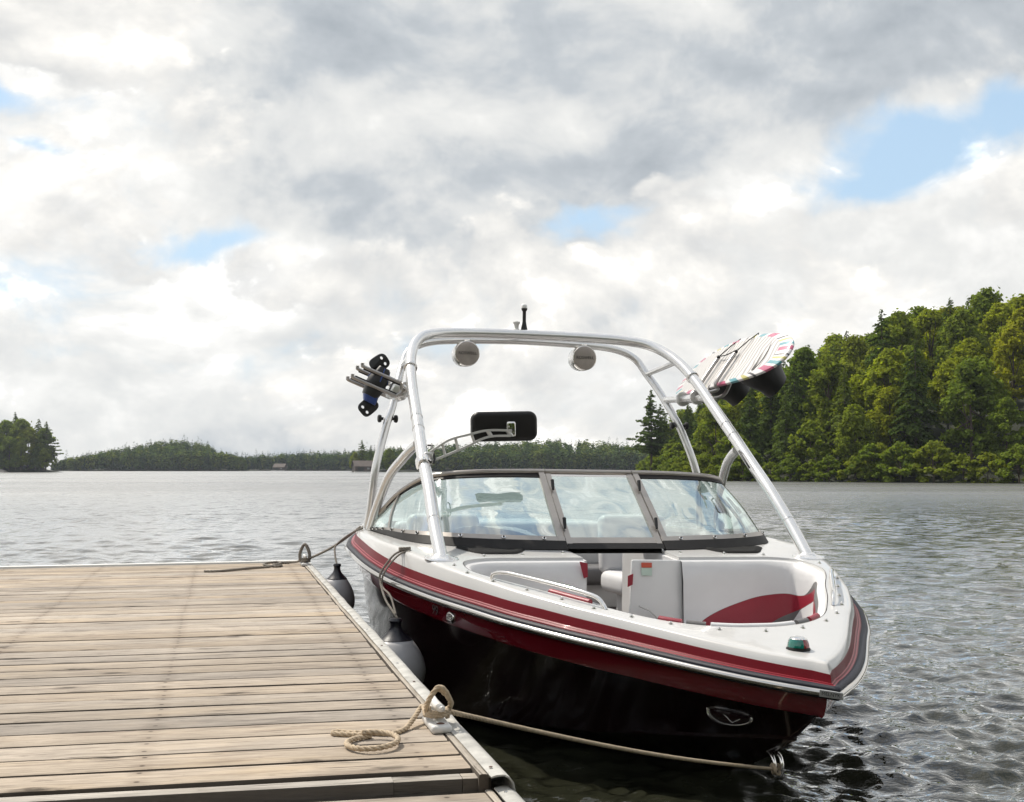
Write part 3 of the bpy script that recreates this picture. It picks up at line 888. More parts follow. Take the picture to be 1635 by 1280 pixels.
# ================================================================== dock
DZ = .674
E0 = np.array([-.012, 2.715]); E1 = np.array([-1.421, 8.842])
ED = (E1 - E0) / np.linalg.norm(E1 - E0); EL = np.linalg.norm(E1 - E0)
EN = np.array([ED[1], -ED[0]])           # outward (toward the boat)
def board(name, A, B, C, D, top, th, m_, parent, rng, bev=.004, seg=9, wob=.0025):
    """deck board between near edge A->B and far edge D->C (plan points, right end first), own origin and X along it"""
    A, B, C, D = (np.asarray(q, float) for q in (A, B, C, D))
    o2 = (A + D) / 2; ax = (A - B) / np.linalg.norm(A - B); ay = np.array([-ax[1], ax[0]])
    V = []; F = []
    tilt = rng.normal() * .0006
    for i in range(seg + 1):
        t = i / seg
        p = A + (B - A) * t; q = D + (C - D) * t
        e = q - p; L = np.linalg.norm(e); e /= L
        p = p + e * rng.uniform(-wob, wob); q = q + e * rng.uniform(-wob, wob)
        dz = rng.uniform(-.0006, .0006)
        for pt, z in ((p, top - th), (p, top - bev * 1.4), (p + e * bev * .5, top - bev * .4), (p + e * bev * 1.7, top), (q - e * bev * 1.7, top + tilt), (q - e * bev * .5, top + tilt - bev * .4), (q, top + tilt - bev * 1.4), (q, top - th)):
            r = pt - o2
            V.append((r @ ax, r @ ay, z - top + dz))
    for i in range(seg):
        for k in range(8):
            a, b = i * 8 + k, i * 8 + (k + 1) % 8
            F.append((a, a + 8, b + 8, b))
    F.append(tuple(range(8))); F.append(tuple(seg * 8 + k for k in range(8))[::-1])
    o = add(name, V, F, m_, parent)
    sharp(o, 30)
    o.location = (o2[0], o2[1], top); o.rotation_euler = (0, 0, math.atan2(ax[1], ax[0]))
    return o
def d_bumper(name, P0, P1, z, parent, scr=.42, wid=.036, seed=3):
    """hollow D shaped vinyl edging with a screwed flange"""
    prof = [(-.008, .003), (.004, .006), (.016, .0065), (wid - .014, .006), (wid - .003, .000), (wid + .006, -.012), (wid + .009, -.028), (wid + .006, -.046), (wid - .004, -.058), (wid - .016, -.063)]
    prof = np.array(prof); d = np.gradient(prof, axis=0); nn = np.stack([-d[:, 1], d[:, 0]], 1); nn /= np.linalg.norm(nn, axis=1)[:, None]
    inn = prof - nn * .0035
    ring = np.vstack([prof, inn[::-1]])
    P0 = np.asarray(P0, float); P1 = np.asarray(P1, float); L = np.linalg.norm(P1 - P0); dr = (P1 - P0) / L; nr = np.array([dr[1], -dr[0]])
    rng = np.random.default_rng(seed); n = max(4, int(L / .18)); V = []; F = []; m = len(ring)
    for i in range(n + 1):
        p = P0 + dr * L * i / n; w = rng.normal() * .0012; zz = rng.normal() * .001
        for a, b in ring: V.append((*(p + nr * (a + w)), z + b + zz))
    for i in range(n):
        for k in range(m):
            a, b = i * m + k, i * m + (k + 1) % m
            F.append((a, b, b + m, a + m))
    F.append(tuple(range(m))); F.append(tuple(n * m + k for k in range(m))[::-1])
    o = sharp(add(name, V, F, 'bumper_vinyl', parent), 50)
    s = .06; first = None
    while s < L:
        p = P0 + dr * s + nr * .006
        sc = lathe('screw', (p[0], p[1], z + .0065), (0, 0, 1), [(.0045, 0), (.004, .0015), (.002, .0022), (.0005, .0024)], 'steel' if rng.random() < .75 else 'rust', parent, 10)
        s += scr * rng.uniform(.85, 1.15)
    return o

def build_dock():
    rng = np.random.default_rng(12)
    dk = empty('wooden_dock', (E0[0] - 1.0, E0[1] + 2.5, 0)); 
    tag(dk, 'weathered wooden plank dock with pale vinyl edging beside the boat', 'dock')
    root_inv = Matrix.Translation(dk.location).inverted()
    def own(o): o.matrix_parent_inverse = root_inv
    N = 42; LEN = 4.2
    pitch = (EL - .09) / N
    inner = lambda s: E0 + ED * s - EN * .056
    ang = lambda k: R_(12.4 + 4.6 * (k / N) ** 2)
    lines = []
    for k in range(N + 1):
        s = .085 + pitch * k
        p = inner(s); a = ang(k); lines.append((p, np.array([-math.cos(a), -math.sin(a)])))
    for k in range(N):
        (p, d), (q, e) = lines[k], lines[k + 1]
        gap = rng.uniform(.009, .015) if rng.random() < .7 else rng.uniform(.015, .024)
        up = (q - p) / np.linalg.norm(q - p)
        jr = rng.uniform(-.004, .004)
        g0 = gap * rng.uniform(.4, 1.4)
        A = p + up * gap / 2 - d * jr; B = p + d * LEN + up * g0 / 2
        D = q - up * gap / 2 - e * jr; C = q + e * LEN - up * g0 / 2
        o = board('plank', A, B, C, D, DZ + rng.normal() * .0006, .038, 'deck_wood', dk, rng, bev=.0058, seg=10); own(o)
    # strip and vinyl edging on the boat side
    A = E0 - EN * .053; B = E1 - EN * .053
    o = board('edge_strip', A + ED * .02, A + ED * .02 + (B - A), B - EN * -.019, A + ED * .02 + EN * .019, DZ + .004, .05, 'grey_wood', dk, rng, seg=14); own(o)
    b0 = len(bpy.data.objects)
    before = set(bpy.data.objects)
    d_bumper('edge_bumper', E0 - EN * .030 - ED * .012, E1 - EN * .030, DZ + .004, dk)
    # fascia across the near end, standing on edge
    a = ang(0); d = np.array([-math.cos(a), -math.sin(a)]); up = np.array([-d[1], d[0]]) * -1
    if up[1] > 0: up = -up
    p = inner(.080) - d * .030
    segs = [(0, .062), (.062, .21), (.21, 4.2)]
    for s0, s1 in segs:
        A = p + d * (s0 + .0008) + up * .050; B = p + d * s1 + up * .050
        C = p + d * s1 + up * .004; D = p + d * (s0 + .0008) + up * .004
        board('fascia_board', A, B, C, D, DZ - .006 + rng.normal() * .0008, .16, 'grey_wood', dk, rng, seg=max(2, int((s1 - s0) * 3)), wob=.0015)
    # far end trim
    q, e = lines[N]
    u2 = np.array([e[1], -e[0]]); u2 = u2 if u2[1] > 0 else -u2
    A = q - e * .05 + u2 * .006; B = q + e * LEN + u2 * .006
    board('end_trim', A, B, B + u2 * .05, A + u2 * .05, DZ + .012, .10, 'trim_white', dk, rng, seg=8)
    # joists and floats below
    for s in (.25, 2.1, 4.0, 5.9):
        p0 = inner(s); a = R_(11.5)
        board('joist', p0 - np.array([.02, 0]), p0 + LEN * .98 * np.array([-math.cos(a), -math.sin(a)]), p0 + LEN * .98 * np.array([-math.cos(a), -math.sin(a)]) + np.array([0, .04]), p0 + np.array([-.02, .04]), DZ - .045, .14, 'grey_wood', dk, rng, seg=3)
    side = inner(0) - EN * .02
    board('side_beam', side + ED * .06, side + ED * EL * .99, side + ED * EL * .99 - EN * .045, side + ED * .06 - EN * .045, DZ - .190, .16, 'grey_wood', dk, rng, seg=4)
    for s, off in ((.7, .5), (3.0, .5), (5.3, .5), (.9, 2.8), (3.2, 2.8), (5.5, 2.8)):
        c = inner(s) - EN * off
        box('float', (c[0], c[1], .13), (.62, .9, .62), 'plastic_black', dk, rot=Matrix.Rotation(R_(13), 3, 'Z'), bev=.05, seg=3)
    for o in set(bpy.data.objects) - before: own(o)
    # lower section at the near end
    ld = empty('lower_dock_section', (p[0] - .6, p[1] - 1.2, 0))
    tag(ld, 'lower dock section at the bottom edge in front of the step', 'dock')
    before = set(bpy.data.objects)
    LZ = .642
    a = ang(0); d = np.array([-math.cos(a), -math.sin(a)])
    q0 = inner(.080) + up * .060 + np.array([.012, 0]); dn = -ED
    k = 0
    for k in range(15):
        A = q0 + dn * (.145 * (k + 1)); D = q0 + dn * (.145 * k)
        g = rng.uniform(.003, .007)
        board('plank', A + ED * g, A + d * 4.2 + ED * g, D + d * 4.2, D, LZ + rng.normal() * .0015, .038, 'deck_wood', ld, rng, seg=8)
    A = q0 + EN * .001 - ED * 0
    board('edge_strip', A + dn * .002, A + dn * 2.2, A + dn * 2.2 + EN * .019, A + dn * .002 + EN * .019, LZ + .003, .05, 'grey_wood', ld, rng, seg=6)
    d_bumper('edge_bumper', A + EN * .028 + dn * 2.2, A + EN * .028 + dn * .004, LZ + .004, ld, .30, .036, 9)
    for s in (.4, 1.7):
        c = q0 + dn * s - EN * .7
        box('float', (c[0], c[1], .10), (.9, .6, .6), 'plastic_black', ld, rot=Matrix.Rotation(R_(13), 3, 'Z'), bev=.05, seg=3)
    inv2 = Matrix.Translation(ld.location).inverted()
    for o in set(bpy.data.objects) - before:
        if o != ld: o.matrix_parent_inverse = inv2
build_dock()

def cleat(pos, label, rz, s=1.0):
    t = empty('dock_cleat', pos, rz); t.scale = (s, s, s)
    tag(t, label, 'cleat', 'white mooring cleats on the dock')
    V, F = box_geo((0, 0, .0105), (.052, .165, .021), None, .008, 3)
    sharp(add('base', V, F, 'cleat_white', t), 40)
    lathe('bolt', (0, -.055, .0205), (0, 0, 1), [(.011, 0), (.010, .0015), (.006, .003), (.001, .0032)], 'rust', t, 14)
    lathe('bolt', (0, .055, .0205), (0, 0, 1), [(.011, 0), (.010, .0015), (.006, .003), (.001, .0032)], 'rust', t, 14)
    for y in (-.022, .022):
        tube('post', np.array([(0, y, .018), (0, y * .95, .034), (0, y * .85, .052)]), np.array([.013, .010, .011]), 'cleat_white', t, 12)
    H = catmull([(0, -.085, .064), (0, -.05, .0585), (0, 0, .055), (0, .05, .0585), (0, .085, .064)], 5)
    rr = np.interp(np.abs(H[:, 1]), [0, .05, .075, .085], [.0115, .0105, .009, .004])
    tube('horn', H, rr, 'cleat_white', t, 12)
CN = np.array([-.190, 3.215]); CF = np.array([-1.392, 8.50])
CRZ = math.atan2(ED[1], ED[0]) - math.pi / 2
cleat((CN[0], CN[1], DZ + .001), 'white cleat near the front dock corner, rope looped round its horn', CRZ)
cleat((CF[0], CF[1], DZ + .001), 'white cleat at the far dock corner by the stern line', CRZ, 1.05)

# ================================================================== the boat frame
YAW, ROLL = R_(15), R_(.8)
fw = Vector((math.sin(YAW), -math.cos(YAW), 0)); st = Vector((-math.cos(YAW), -math.sin(YAW), 0)); up = Vector((0, 0, 1))
st2 = st * math.cos(ROLL) + up * math.sin(ROLL); up2 = up * math.cos(ROLL) - st * math.sin(ROLL)
BM = Matrix(((fw.x, -st2.x, up2.x, .62), (fw.y, -st2.y, up2.y, 6.8), (fw.z, -st2.z, up2.z, 0), (0, 0, 0, 1)))
boat = empty('motorboat'); boat.matrix_world = BM
tag(boat, 'white crimson and black wakeboard motorboat with silver tower tied to the dock', 'boat')
def L(u, v, w):                       # boat frame: u forward, v to starboard, w up
    return (u, -v, w)
def LA(P): P = np.asarray(P, float); return np.stack([P[:, 0], -P[:, 1], P[:, 2]], 1)
def BW(u, v, w): return BM @ Vector(L(u, v, w))

# ---- sheer line (rub rail), starboard half, stern to bow
RUB = np.array([(-3.7, .93, .82), (-3.0, 1.06, .82), (-2.2, 1.215, .82), (-1.7, 1.30, .815), (-1.40, 1.335, .81), (-1.12, 1.348, .80), (-.64, 1.34, .765), (-.26, 1.285, .725), (.06, 1.205, .694), (.36, 1.11, .667),
                (.60, 1.015, .645), (.82, .925, .624), (1.0, .835, .608), (1.2, .725, .590), (1.4, .60, .572), (1.6, .478, .554), (1.80, .352, .536), (1.98, .222, .520), (2.12, .100, .508), (2.2, 0, .50)])
RS = catmull(RUB, 6)
RS[-1] = (2.2, 0, .50)
def plan_n(P):
    T = np.gradient(P[:, :2], axis=0); T /= np.linalg.norm(T, axis=1)[:, None]
    n = np.stack([-T[:, 1], T[:, 0]], 1)          # (u,v): outward = starboard for T going forward
    n[n[:, 1] < 0] *= -1
    return n
RN = plan_n(RS); RN[-1] = (1.28, 0)
RS[:, :2] -= RN * .042; RS[:, 1] = np.maximum(RS[:, 1], 0)
def fix_tip(P, k=5):
    """keep the last points running cleanly to the centreline"""
    a = P[-1 - k].copy(); b = P[-1].copy()
    for i in range(1, k): P[-1 - k + i] = a + (b - a) * i / k
    return P
RS[-1] = (2.172, 0, .50); fix_tip(RS)
RN = plan_n(RS); RN[-1] = (1.28, 0)
bowf = np.clip((RS[:, 0] - 1.0) / 1.2, 0, 1)       # 0 amidships, 1 at the stem
def offs(o, dz, sc=None):
    """curve offset outward o and up dz from the rub rail (starboard half)"""
    o = np.broadcast_to(o, (len(RS),)); dz = np.broadcast_to(dz, (len(RS),))
    P = RS.copy(); P[:, :2] += RN * o[:, None]; P[:, 2] += dz
    P[:, 1] = np.maximum(P[:, 1], 0); P[-1, 1] = 0
    return fix_tip(P)
def mirror_rows(rows):
    """rows: list of starboard curves (stern->bow); returns full curves stern starboard -> bow -> stern port"""
    out = []
    for r in rows:
        q = r[:-1][::-1].copy(); q[:, 1] *= -1
        out.append(np.vstack([r, q]))
    return out
def loft(name, rows, material, parent=boat, ang=40, mats=None, rowmat=None, close=False):
    n = len(rows[0]); V = np.vstack([LA(r) for r in rows]); F = []; fm = []
    for i in range(len(rows) - 1):
        for j in range(n - 1):
            F.append((i * n + j, i * n + j + 1, (i + 1) * n + j + 1, (i + 1) * n + j)); fm.append(rowmat[i] if rowmat else 0)
    o = add(name, V, F, material, parent, mats=mats, fm=fm)
    return sharp(o, ang)
hgt = .080 - .022 * bowf                             # height of the crimson moulding
# ---- crimson moulding above the rail
rows = [offs(-.020, hgt + .004), offs(-.016, hgt), offs(-.010, hgt * .56), offs(-.008, hgt * .53), offs(-.004, hgt * .52), offs(-.001, hgt * .47), offs(.001, hgt * .44), offs(.007, hgt * .43), offs(.0125, hgt * .33), offs(.013, hgt * .22)]
loft('deck_moulding', mirror_rows(rows), None, ang=60, mats=['gel_crimson', 'stripe_bright'], rowmat=[0, 0, 0, 1, 0, 0, 1, 0, 0])
rows = [offs(.010, .026), offs(.026, .027), offs(.037, .020), offs(.040, .012), offs(.036, .008), offs(.038, -.012), offs(.034, -.022), offs(.018, -.026), offs(-.02, -.024)]
loft('rub_rail', mirror_rows(rows), 'rubber_navy', ang=70)
rows = [offs(.0345 + .0185 * math.cos(R_(a)), -.0025 + .0150 * math.sin(R_(a))) for a in (95, 80, 65, 50, 35, 20, 8)] + [offs(.0495, 0.0), offs(.0495, -.003)] + [offs(.0345 + .0185 * math.cos(R_(a)), -.0025 + .0150 * math.sin(R_(a))) for a in (-8, -22, -38, -54, -70, -85)]
loft('rail_insert', mirror_rows(rows), 'rail_steel', ang=70)
# ---- hull
def keel(u):
    return np.interp(u, [-3.7, -1.0, .2, .75, 1.23, 1.5, 1.72, 1.88, 2.03, 2.1], [-.32, -.34, -.27, -.145, 0, .09, .185, .275, .375, .40])
b0 = offs(-.012, -.020); b1 = offs(-.020, -.060); b2 = offs(-.028 - .025 * bowf, -.112); b3 = offs(-.034 - .03 * bowf, -.122); b4 = offs(-.062 - .03 * bowf, -.124)
for q, (uu, ww) in ((b0, (2.125, .478)), (b1, (2.12, .445)), (b2, (2.105, .404)), (b3, (2.09, .392)), (b4, (2.045, .386))):
    # draw the bow ends onto the stem profile
    k = np.clip((RS[:, 0] - 1.4) / .8, 0, 1) ** 2
    du = uu - q[-1, 0]; dw = ww - q[-1, 2]
    q[:, 0] += du * k; q[:, 2] += dw * k
rows = mirror_rows([b0, b1, b2, b3])
loft('hull_band', rows, 'gel_crimson_side', ang=60)
ch = b4.copy(); t = np.clip((2.2 - RS[:, 0]) / 2.2, 0, 1)
gfac = np.interp(RS[:, 0], [-3.7, -1, 0, .5, 1, 1.5, 1.9, 2.2], [.93, .93, .86, .78, .68, .56, .45, .4])
ch[:, 1] = b4[:, 1] * gfac
ch[:, 0] = b4[:, 0] - np.interp(RS[:, 0], [-1, 0, 1, 2.2], [0, .02, .08, .16])
ch[:, 2] = np.interp(RS[:, 0], [-3.7, -1, 0, .5, 1, 1.5, 2.0, 2.2], [-.02, .02, .06, .09, .135, .20, .27, .285])
ke = ch.copy(); ke[:, 1] = 0; ke[:, 0] = ch[:, 0] - np.interp(RS[:, 0], [-1, 0, 1, 2.2], [0, .0, .05, .06]); ke[:, 2] = keel(ke[:, 0])
ch[-1] = (1.89, 0, float(keel(1.89))); ke[-1] = (1.83, 0, float(keel(1.83)))
m1 = b4 * .62 + ch * .38; m1[:, 1] *= 1 - .035 * (1 - np.clip((1.9 - RS[:, 0]) / 3, 0, 1)); m2 = b4 * .28 + ch * .72; m2[:, 1] *= .97
ch2 = ch.copy(); ch2[:, 1] *= .985; ch2[:, 2] -= .014
k1 = ch2 * .55 + ke * .45
loft('hull_bottom', mirror_rows([b3, b4, m1, m2, ch, ch2, k1, ke]), 'gel_black', ang=25)
# transom
tr = np.vstack([q[0] for q in (b0, b1, b2, b3, b4, m1, m2, ch, k1, ke)]); tp = tr[::-1].copy(); tp[:, 1] *= -1
add('transom', LA(np.vstack([tr, tp])), [tuple(range(len(tr) * 2))], 'gel_black', boat, False)

# ---- deck
def deck_w(u):
    return np.interp(u, [-4, -1.5, -.9, -.35, 0, 1.0, 1.9, 2.08, 2.3], [.925, .925, .918, .894, .856, .734, .622, .606, .585])
e0 = offs(-.020, hgt + .004)
e2 = offs(-.070 + .006 * bowf, 0); e2[:, 2] = deck_w(e2[:, 0]); e2[-1] = (2.072, 0, float(deck_w(2.072))); fix_tip(e2)
e1 = e0 * .45 + e2 * .55; e1[:, :2] = e0[:, :2] * .76 + e2[:, :2] * .24; e1[:, 2] = e0[:, 2] * .26 + e2[:, 2] * .74
e15 = e0 * .2 + e2 * .8; e15[:, :2] = e0[:, :2] * .58 + e2[:, :2] * .42; e15[:, 2] = e0[:, 2] * .07 + e2[:, 2] * .93
e18 = e2.copy(); e18[:, :2] = e0[:, :2] * .12 + e2[:, :2] * .88; e18[:, 2] -= .001
# bow cockpit opening, starboard half from the walkway round to the centreline
WALK = .27
OPEN = np.array([(.03, .274), (.03, .60), (.035, .80), (.10, .925), (.21, .962), (.36, .955), (.52, .888), (.76, .752), (1.0, .63), (1.15, .545), (1.3, .455), (1.41, .365), (1.50, .24), (1.545, .10), (1.55, 0)])
OS = catmull(OPEN, 6)
OFULL = np.vstack([OS, (OS[:-1] * [1, -1])[::-1]])          # starboard aft -> bow -> port aft
def in_poly(p, poly):
    x, y = p; c = False; n = len(poly)
    for i in range(n):
        a, b = poly[i], poly[(i + 1) % n]
        if (a[1] > y) != (b[1] > y) and x < (b[0] - a[0]) * (y - a[1]) / (b[1] - a[1]) + a[0]: c = not c
    return c
def build_deck():
    sel = e2[:, 0] > -3.6
    outer = e2[sel][:, :2]
    full_out = np.vstack([outer, (outer[:-1] * [1, -1])[::-1]])
    hole1 = np.vstack([[(-.80, WALK)], OFULL, [(-.80, -WALK)]])
    # main cockpit behind the windscreen
    hole2 = np.array([(-.80, -WALK), (-.80, -.98), (-.95, -1.06), (-1.5, -1.09), (-2.2, -.98), (-2.9, -.82), (-2.9, .82), (-2.2, .98), (-1.5, 1.09), (-.95, 1.06), (-.80, .98), (-.80, WALK)])
    hole = np.vstack([hole1, hole2[1:-1]])
    pts = [Vector(p) for p in full_out] + [Vector(p) for p in hole]
    n0, n1 = len(full_out), len(hole)
    edges = [(i, (i + 1) % n0) for i in range(n0)] + [(n0 + i, n0 + (i + 1) % n1) for i in range(n1)]
    for x in np.arange(-3.5, 2.1, .07):
        for y in np.arange(-1.35, 1.36, .07):
            if in_poly((x, y), full_out) and not in_poly((x, y), hole):
                d = min(np.min(np.linalg.norm(full_out - (x, y), axis=1)), np.min(np.linalg.norm(hole - (x, y), axis=1)))
                if d > .03: pts.append(Vector((x, y)))
    vv, ee, ff, _, _, _ = delaunay_2d_cdt(pts, edges, [], 0, 1e-5)
    F = []
    for f in ff:
        c = sum((vv[i] for i in f), Vector((0, 0))) / len(f)
        if in_poly((c.x, c.y), full_out) and not in_poly((c.x, c.y), hole): F.append(tuple(f))
    def hh(u, v):
        w = float(deck_w(u))
        return w
    V1 = [L(v.x, v.y, hh(v.x, v.y)) for v in vv]
    rows = mirror_rows([e0, e1, e15, e18, e2])
    n = len(rows[0]); V2 = np.vstack([LA(r) for r in rows]); F2 = []
    for i in range(len(rows) - 1):
        for j in range(n - 1): F2.append((i * n + j, i * n + j + 1, (i + 1) * n + j + 1, (i + 1) * n + j))
    # lip turned down into the openings
    H = np.vstack([hole, hole[:1]]); V3 = []; F3 = []
    for (x, y) in H:
        V3 += [L(x, y, hh(x, y)), L(x, y, hh(x, y) - .03)]
    for i in range(len(H) - 1): F3.append((2 * i, 2 * i + 1, 2 * i + 3, 2 * i + 2))
    V, Fm = merge([(V1, F), (V2, F2), (V3, F3)])
    bm = bmesh.new()
    me = bpy.data.meshes.new('deck'); me.from_pydata([tuple(map(float, q)) for q in V], [], Fm)
    bm.from_mesh(me); bmesh.ops.remove_doubles(bm, verts=bm.verts, dist=.0004); bmesh.ops.recalc_face_normals(bm, faces=bm.faces)
    for f in bm.faces: f.smooth = True
    for e in bm.edges:
        if len(e.link_faces) == 2 and e.calc_face_angle(0) > R_(50): e.smooth = False
    bm.to_mesh(me); bm.free(); me.materials.append(M('gel_white'))
    o = bpy.data.objects.new('deck', me); COL.objects.link(o); o.parent = boat
build_deck()

# ---- bow cockpit liner: padded wall below the opening, with coloured panels
def build_liner():
    C = OFULL
    arc = np.concatenate([[0], np.cumsum(np.linalg.norm(np.diff(C, axis=0), axis=1))])
    s = np.linspace(0, arc[-1], 240)
    P = np.stack([np.interp(s, arc, C[:, k]) for k in (0, 1)], 1)
    T = np.gradient(P, axis=0); T /= np.linalg.norm(T, axis=1)[:, None]
    N = np.stack([T[:, 1], -T[:, 0]], 1)
    ctr = np.array([.7, 0])
    N[((ctr - P) * N).sum(1) < 0] *= -1
    for _ in range(6): N = (np.vstack([N[:1], N[:-1]]) + N * 2 + np.vstack([N[1:], N[-1:]])) / 4
    prof = [(.004, .000), (.006, -.010), (.014, -.016), (.028, -.019), (.040, -.024)]
    rows = []
    for a, z in prof: rows.append(np.column_stack([P + N * a, deck_w(P[:, 0]) + z]))
    total = arc[-1]
    q_ = np.minimum(s, total - s)                     # arc length from the walkway, both sides alike
    dkw = deck_w(P[:, 0]); top = dkw - .026
    up_s = ([0, .04, .1, .23, .42, .62, .77, .86, .96, 1.1, 1.3, 1.5], [.34, .46, .52, .58, .64, .66, .65, .66, .70, .715, .715, .70])
    lo_s = ([0, .3, .45, .54, .62, .79, .92, 1.05, 1.3, 1.5], [.30, .33, .45, .51, .54, .58, .63, .667, .672, .66])
    def sm(t): 
        y = np.interp(q_, *t)
        for _ in range(10): y = np.concatenate([y[:1], (y[:-2] + 2 * y[1:-1] + y[2:]) / 4, y[-1:]])
        return y
    up_w = np.where(q_ < .86, np.interp(q_, *up_s), dkw - np.interp(q_, [.86, .96, 1.05, 1.2, 3], [.155, .12, .085, .070, .070]))
    lo_w = np.where(q_ < .92, np.interp(q_, *lo_s), dkw - np.interp(q_, [.92, 1.05, 1.2, 3], [.19, .145, .14, .14]))
    def sm2(y):
        for _ in range(8): y = np.concatenate([y[:1], (y[:-2] + 2 * y[1:-1] + y[2:]) / 4, y[-1:]])
        return y
    upw = np.maximum(np.minimum(sm2(up_w), top - .004), .436); low = np.maximum(np.minimum(sm2(lo_w), upw - .002), .434)
    gtop = np.minimum(upw + .038 * np.clip((q_ - .84) / .14, 0, 1) + .0015, top - .001)
    glo = np.minimum(.43 + np.clip((q_ - .55) / .25, 0, 1) * (low - .43), low - .002)
    bot = np.full_like(top, .43)
    glo = np.maximum(glo, bot + .001)
    brk = [top, gtop, upw, low, glo, bot]; cnt = [4, 2, 5, 4, 3]; mid_ = [0, 2, 1, 2, 0]
    band = []
    for b_ in range(5):
        for k in range(1, cnt[b_] + 1):
            w = brk[b_] + (brk[b_ + 1] - brk[b_]) * k / cnt[b_]
            rows.append(np.column_stack([P + N * np.interp(dkw - w, [.024, .035, .055, .09, .5], [.040, .047, .056, .060, .078])[:, None], w])); band.append(mid_[b_])
    V = np.vstack([LA(r) for r in rows]); n = len(s); F = []; fm = []
    npf = len(prof)
    for i in range(len(rows) - 1):
        for j in range(n - 1):
            q = (q_[j] + q_[j + 1]) / 2
            if i < 2: k = 4
            elif i < npf - 1: k = 0
            else: k = band[i - npf + 1]
            if i >= 2 and q > 2.1: k = 0
            F.append((i * n + j, i * n + j + 1, (i + 1) * n + j + 1, (i + 1) * n + j)); fm.append(k)
    o = add('bow_seat_padding', V, F, None, boat, mats=['vinyl_white', 'vinyl_red', 'vinyl_grey', 'vinyl_red', 'gel_white'], fm=fm)
    sharp(o, 60)
    # rolled bolster along the front edge and part of the sides
    def roll(q0, q1, m_, side, name='bow_bolster', r=.017):
        sel = [j for j in range(n) if q0 <= q_[j] <= q1 and (side == 0 or (s[j] < total / 2) == (side > 0))]
        if len(sel) < 3: return
        C3 = np.column_stack([P[sel] + N[sel] * .026, deck_w(P[sel][:, 0]) - .004])
        tube(name, LA(C3), r, m_, boat, 10)
    roll(2.34, 9, 'vinyl_white', 0)
    for sd_ in (1, -1):
        roll(2.23, 2.335, 'vinyl_grey', sd_); roll(2.10, 2.225, 'vinyl_red', sd_)
    roll(1.47, 1.74, 'vinyl_red', 1)
    # floor and seat bases
    poly = [tuple(p) for p in (P + N * .05)]
    V = [L((x - .6) * .8 + .5, y * .8, .40) for x, y in poly] + [L(-.9, -WALK, .40), L(-.9, WALK, .40)]
    add('bow_floor', V, [tuple(range(len(V)))], 'carpet', boat, False)
    for sgn in (1, -1):
        Q = np.array([(.08, .30), (.08, .85), (.25, .90), (.6, .70), (1.0, .47), (1.25, .32), (1.25, .12), (.9, .22), (.5, .27)]) * [1, sgn * .92]
        m = len(Q); V = [L(x, y, .33) for x, y in Q] + [L(x, y, .47) for x, y in Q * .985 + [0.006, 0]] + [L(x, y, .485) for x, y in Q * .95 + [.02, 0]]
        F = [(i, (i + 1) % m, m + (i + 1) % m, m + i) for i in range(m)] + [(m + i, m + (i + 1) % m, 2 * m + (i + 1) % m, 2 * m + i) for i in range(m)] + [tuple(range(2 * m, 3 * m))]
        sharp(add('bow_seat', V, F, 'vinyl_white', boat), 50)
build_liner()

# ---- walkway walls, consoles, folded door, main cockpit
def quad_slab(name, pts, th, m_, parent=boat, bev=.0):
    """plate through 4+ boat-frame points (planar), thickened along its normal"""
    P = [Vector(L(*p)) for p in pts]
    n = (P[1] - P[0]).cross(P[2] - P[1]).normalized() * th
    V = [tuple(p) for p in P] + [tuple(p + n) for p in P]; k = len(P)
    F = [tuple(range(k))[::-1], tuple(range(k, 2 * k))] + [(i, (i + 1) % k, k + (i + 1) % k, k + i) for i in range(k)]
    o = add(name, V, F, m_, parent)
    if bev:
        bm = bmesh.new(); bm.from_mesh(o.data); bmesh.ops.recalc_face_normals(bm, faces=bm.faces)
        bmesh.ops.bevel(bm, geom=bm.edges[:], offset=bev, segments=3, affect='EDGES', profile=.5); bm.to_mesh(o.data); bm.free()
        o.data.polygons.foreach_set('use_smooth', [True] * len(o.data.polygons))
    return sharp(o, 40)
for s in (1, -1):
    quad_slab('console_side', [(.034, s * .272, .835), (.055, s * .272, .33), (-.80, s * .272, .33), (-.80, s * .272, .90)], .02 * s, 'vinyl_white')
    quad_slab('console_accent', [(.030, s * .268, .825), (.034, s * .268, .755), (-.03, s * .268, .765), (-.03, s * .268, .835)], .003 * -s, 'vinyl_red')
    quad_slab('dash_face', [(-.80, s * .275, .90), (-.80, s * .98, .90), (-.80, s * .98, .33), (-.80, s * .275, .33)], .01, 'dash_grey')
# folded-open walkway door, hinged on the port console
quad_slab('walkway_door', [(.055, .005, .842), (.052, -.285, .838), (.09, -.285, .34), (.085, .035, .34)], .022, 'panel_white', bev=.008)
tube('door_piping', [L(.098, -.02, .60), L(.100, -.08, .575), L(.102, -.13, .53), L(.104, -.165, .46), L(.106, -.18, .36)], .0045, 'gel_white', boat, 8)
quad_slab('warning_sticker', [(.0615, -.105, .825), (.0620, -.045, .826), (.0635, -.045, .800), (.0630, -.105, .799)], .0012, 'sticker_red')
quad_slab('notice_sticker', [(.0635, -.105, .797), (.0640, -.045, .798), (.0655, -.045, .758), (.0650, -.105, .757)], .0012, 'sticker_green')
quad_slab('console_accent', [(.0965, .312, .836), (.0965, .268, .826), (.100, .268, .755), (.099, .288, .748)], .004, 'vinyl_red')
quad_slab('door_accent', [(.0855, .010, .770), (.0865, .040, .758), (.0885, .042, .700), (.0875, .014, .712)], .004, 'vinyl_red')
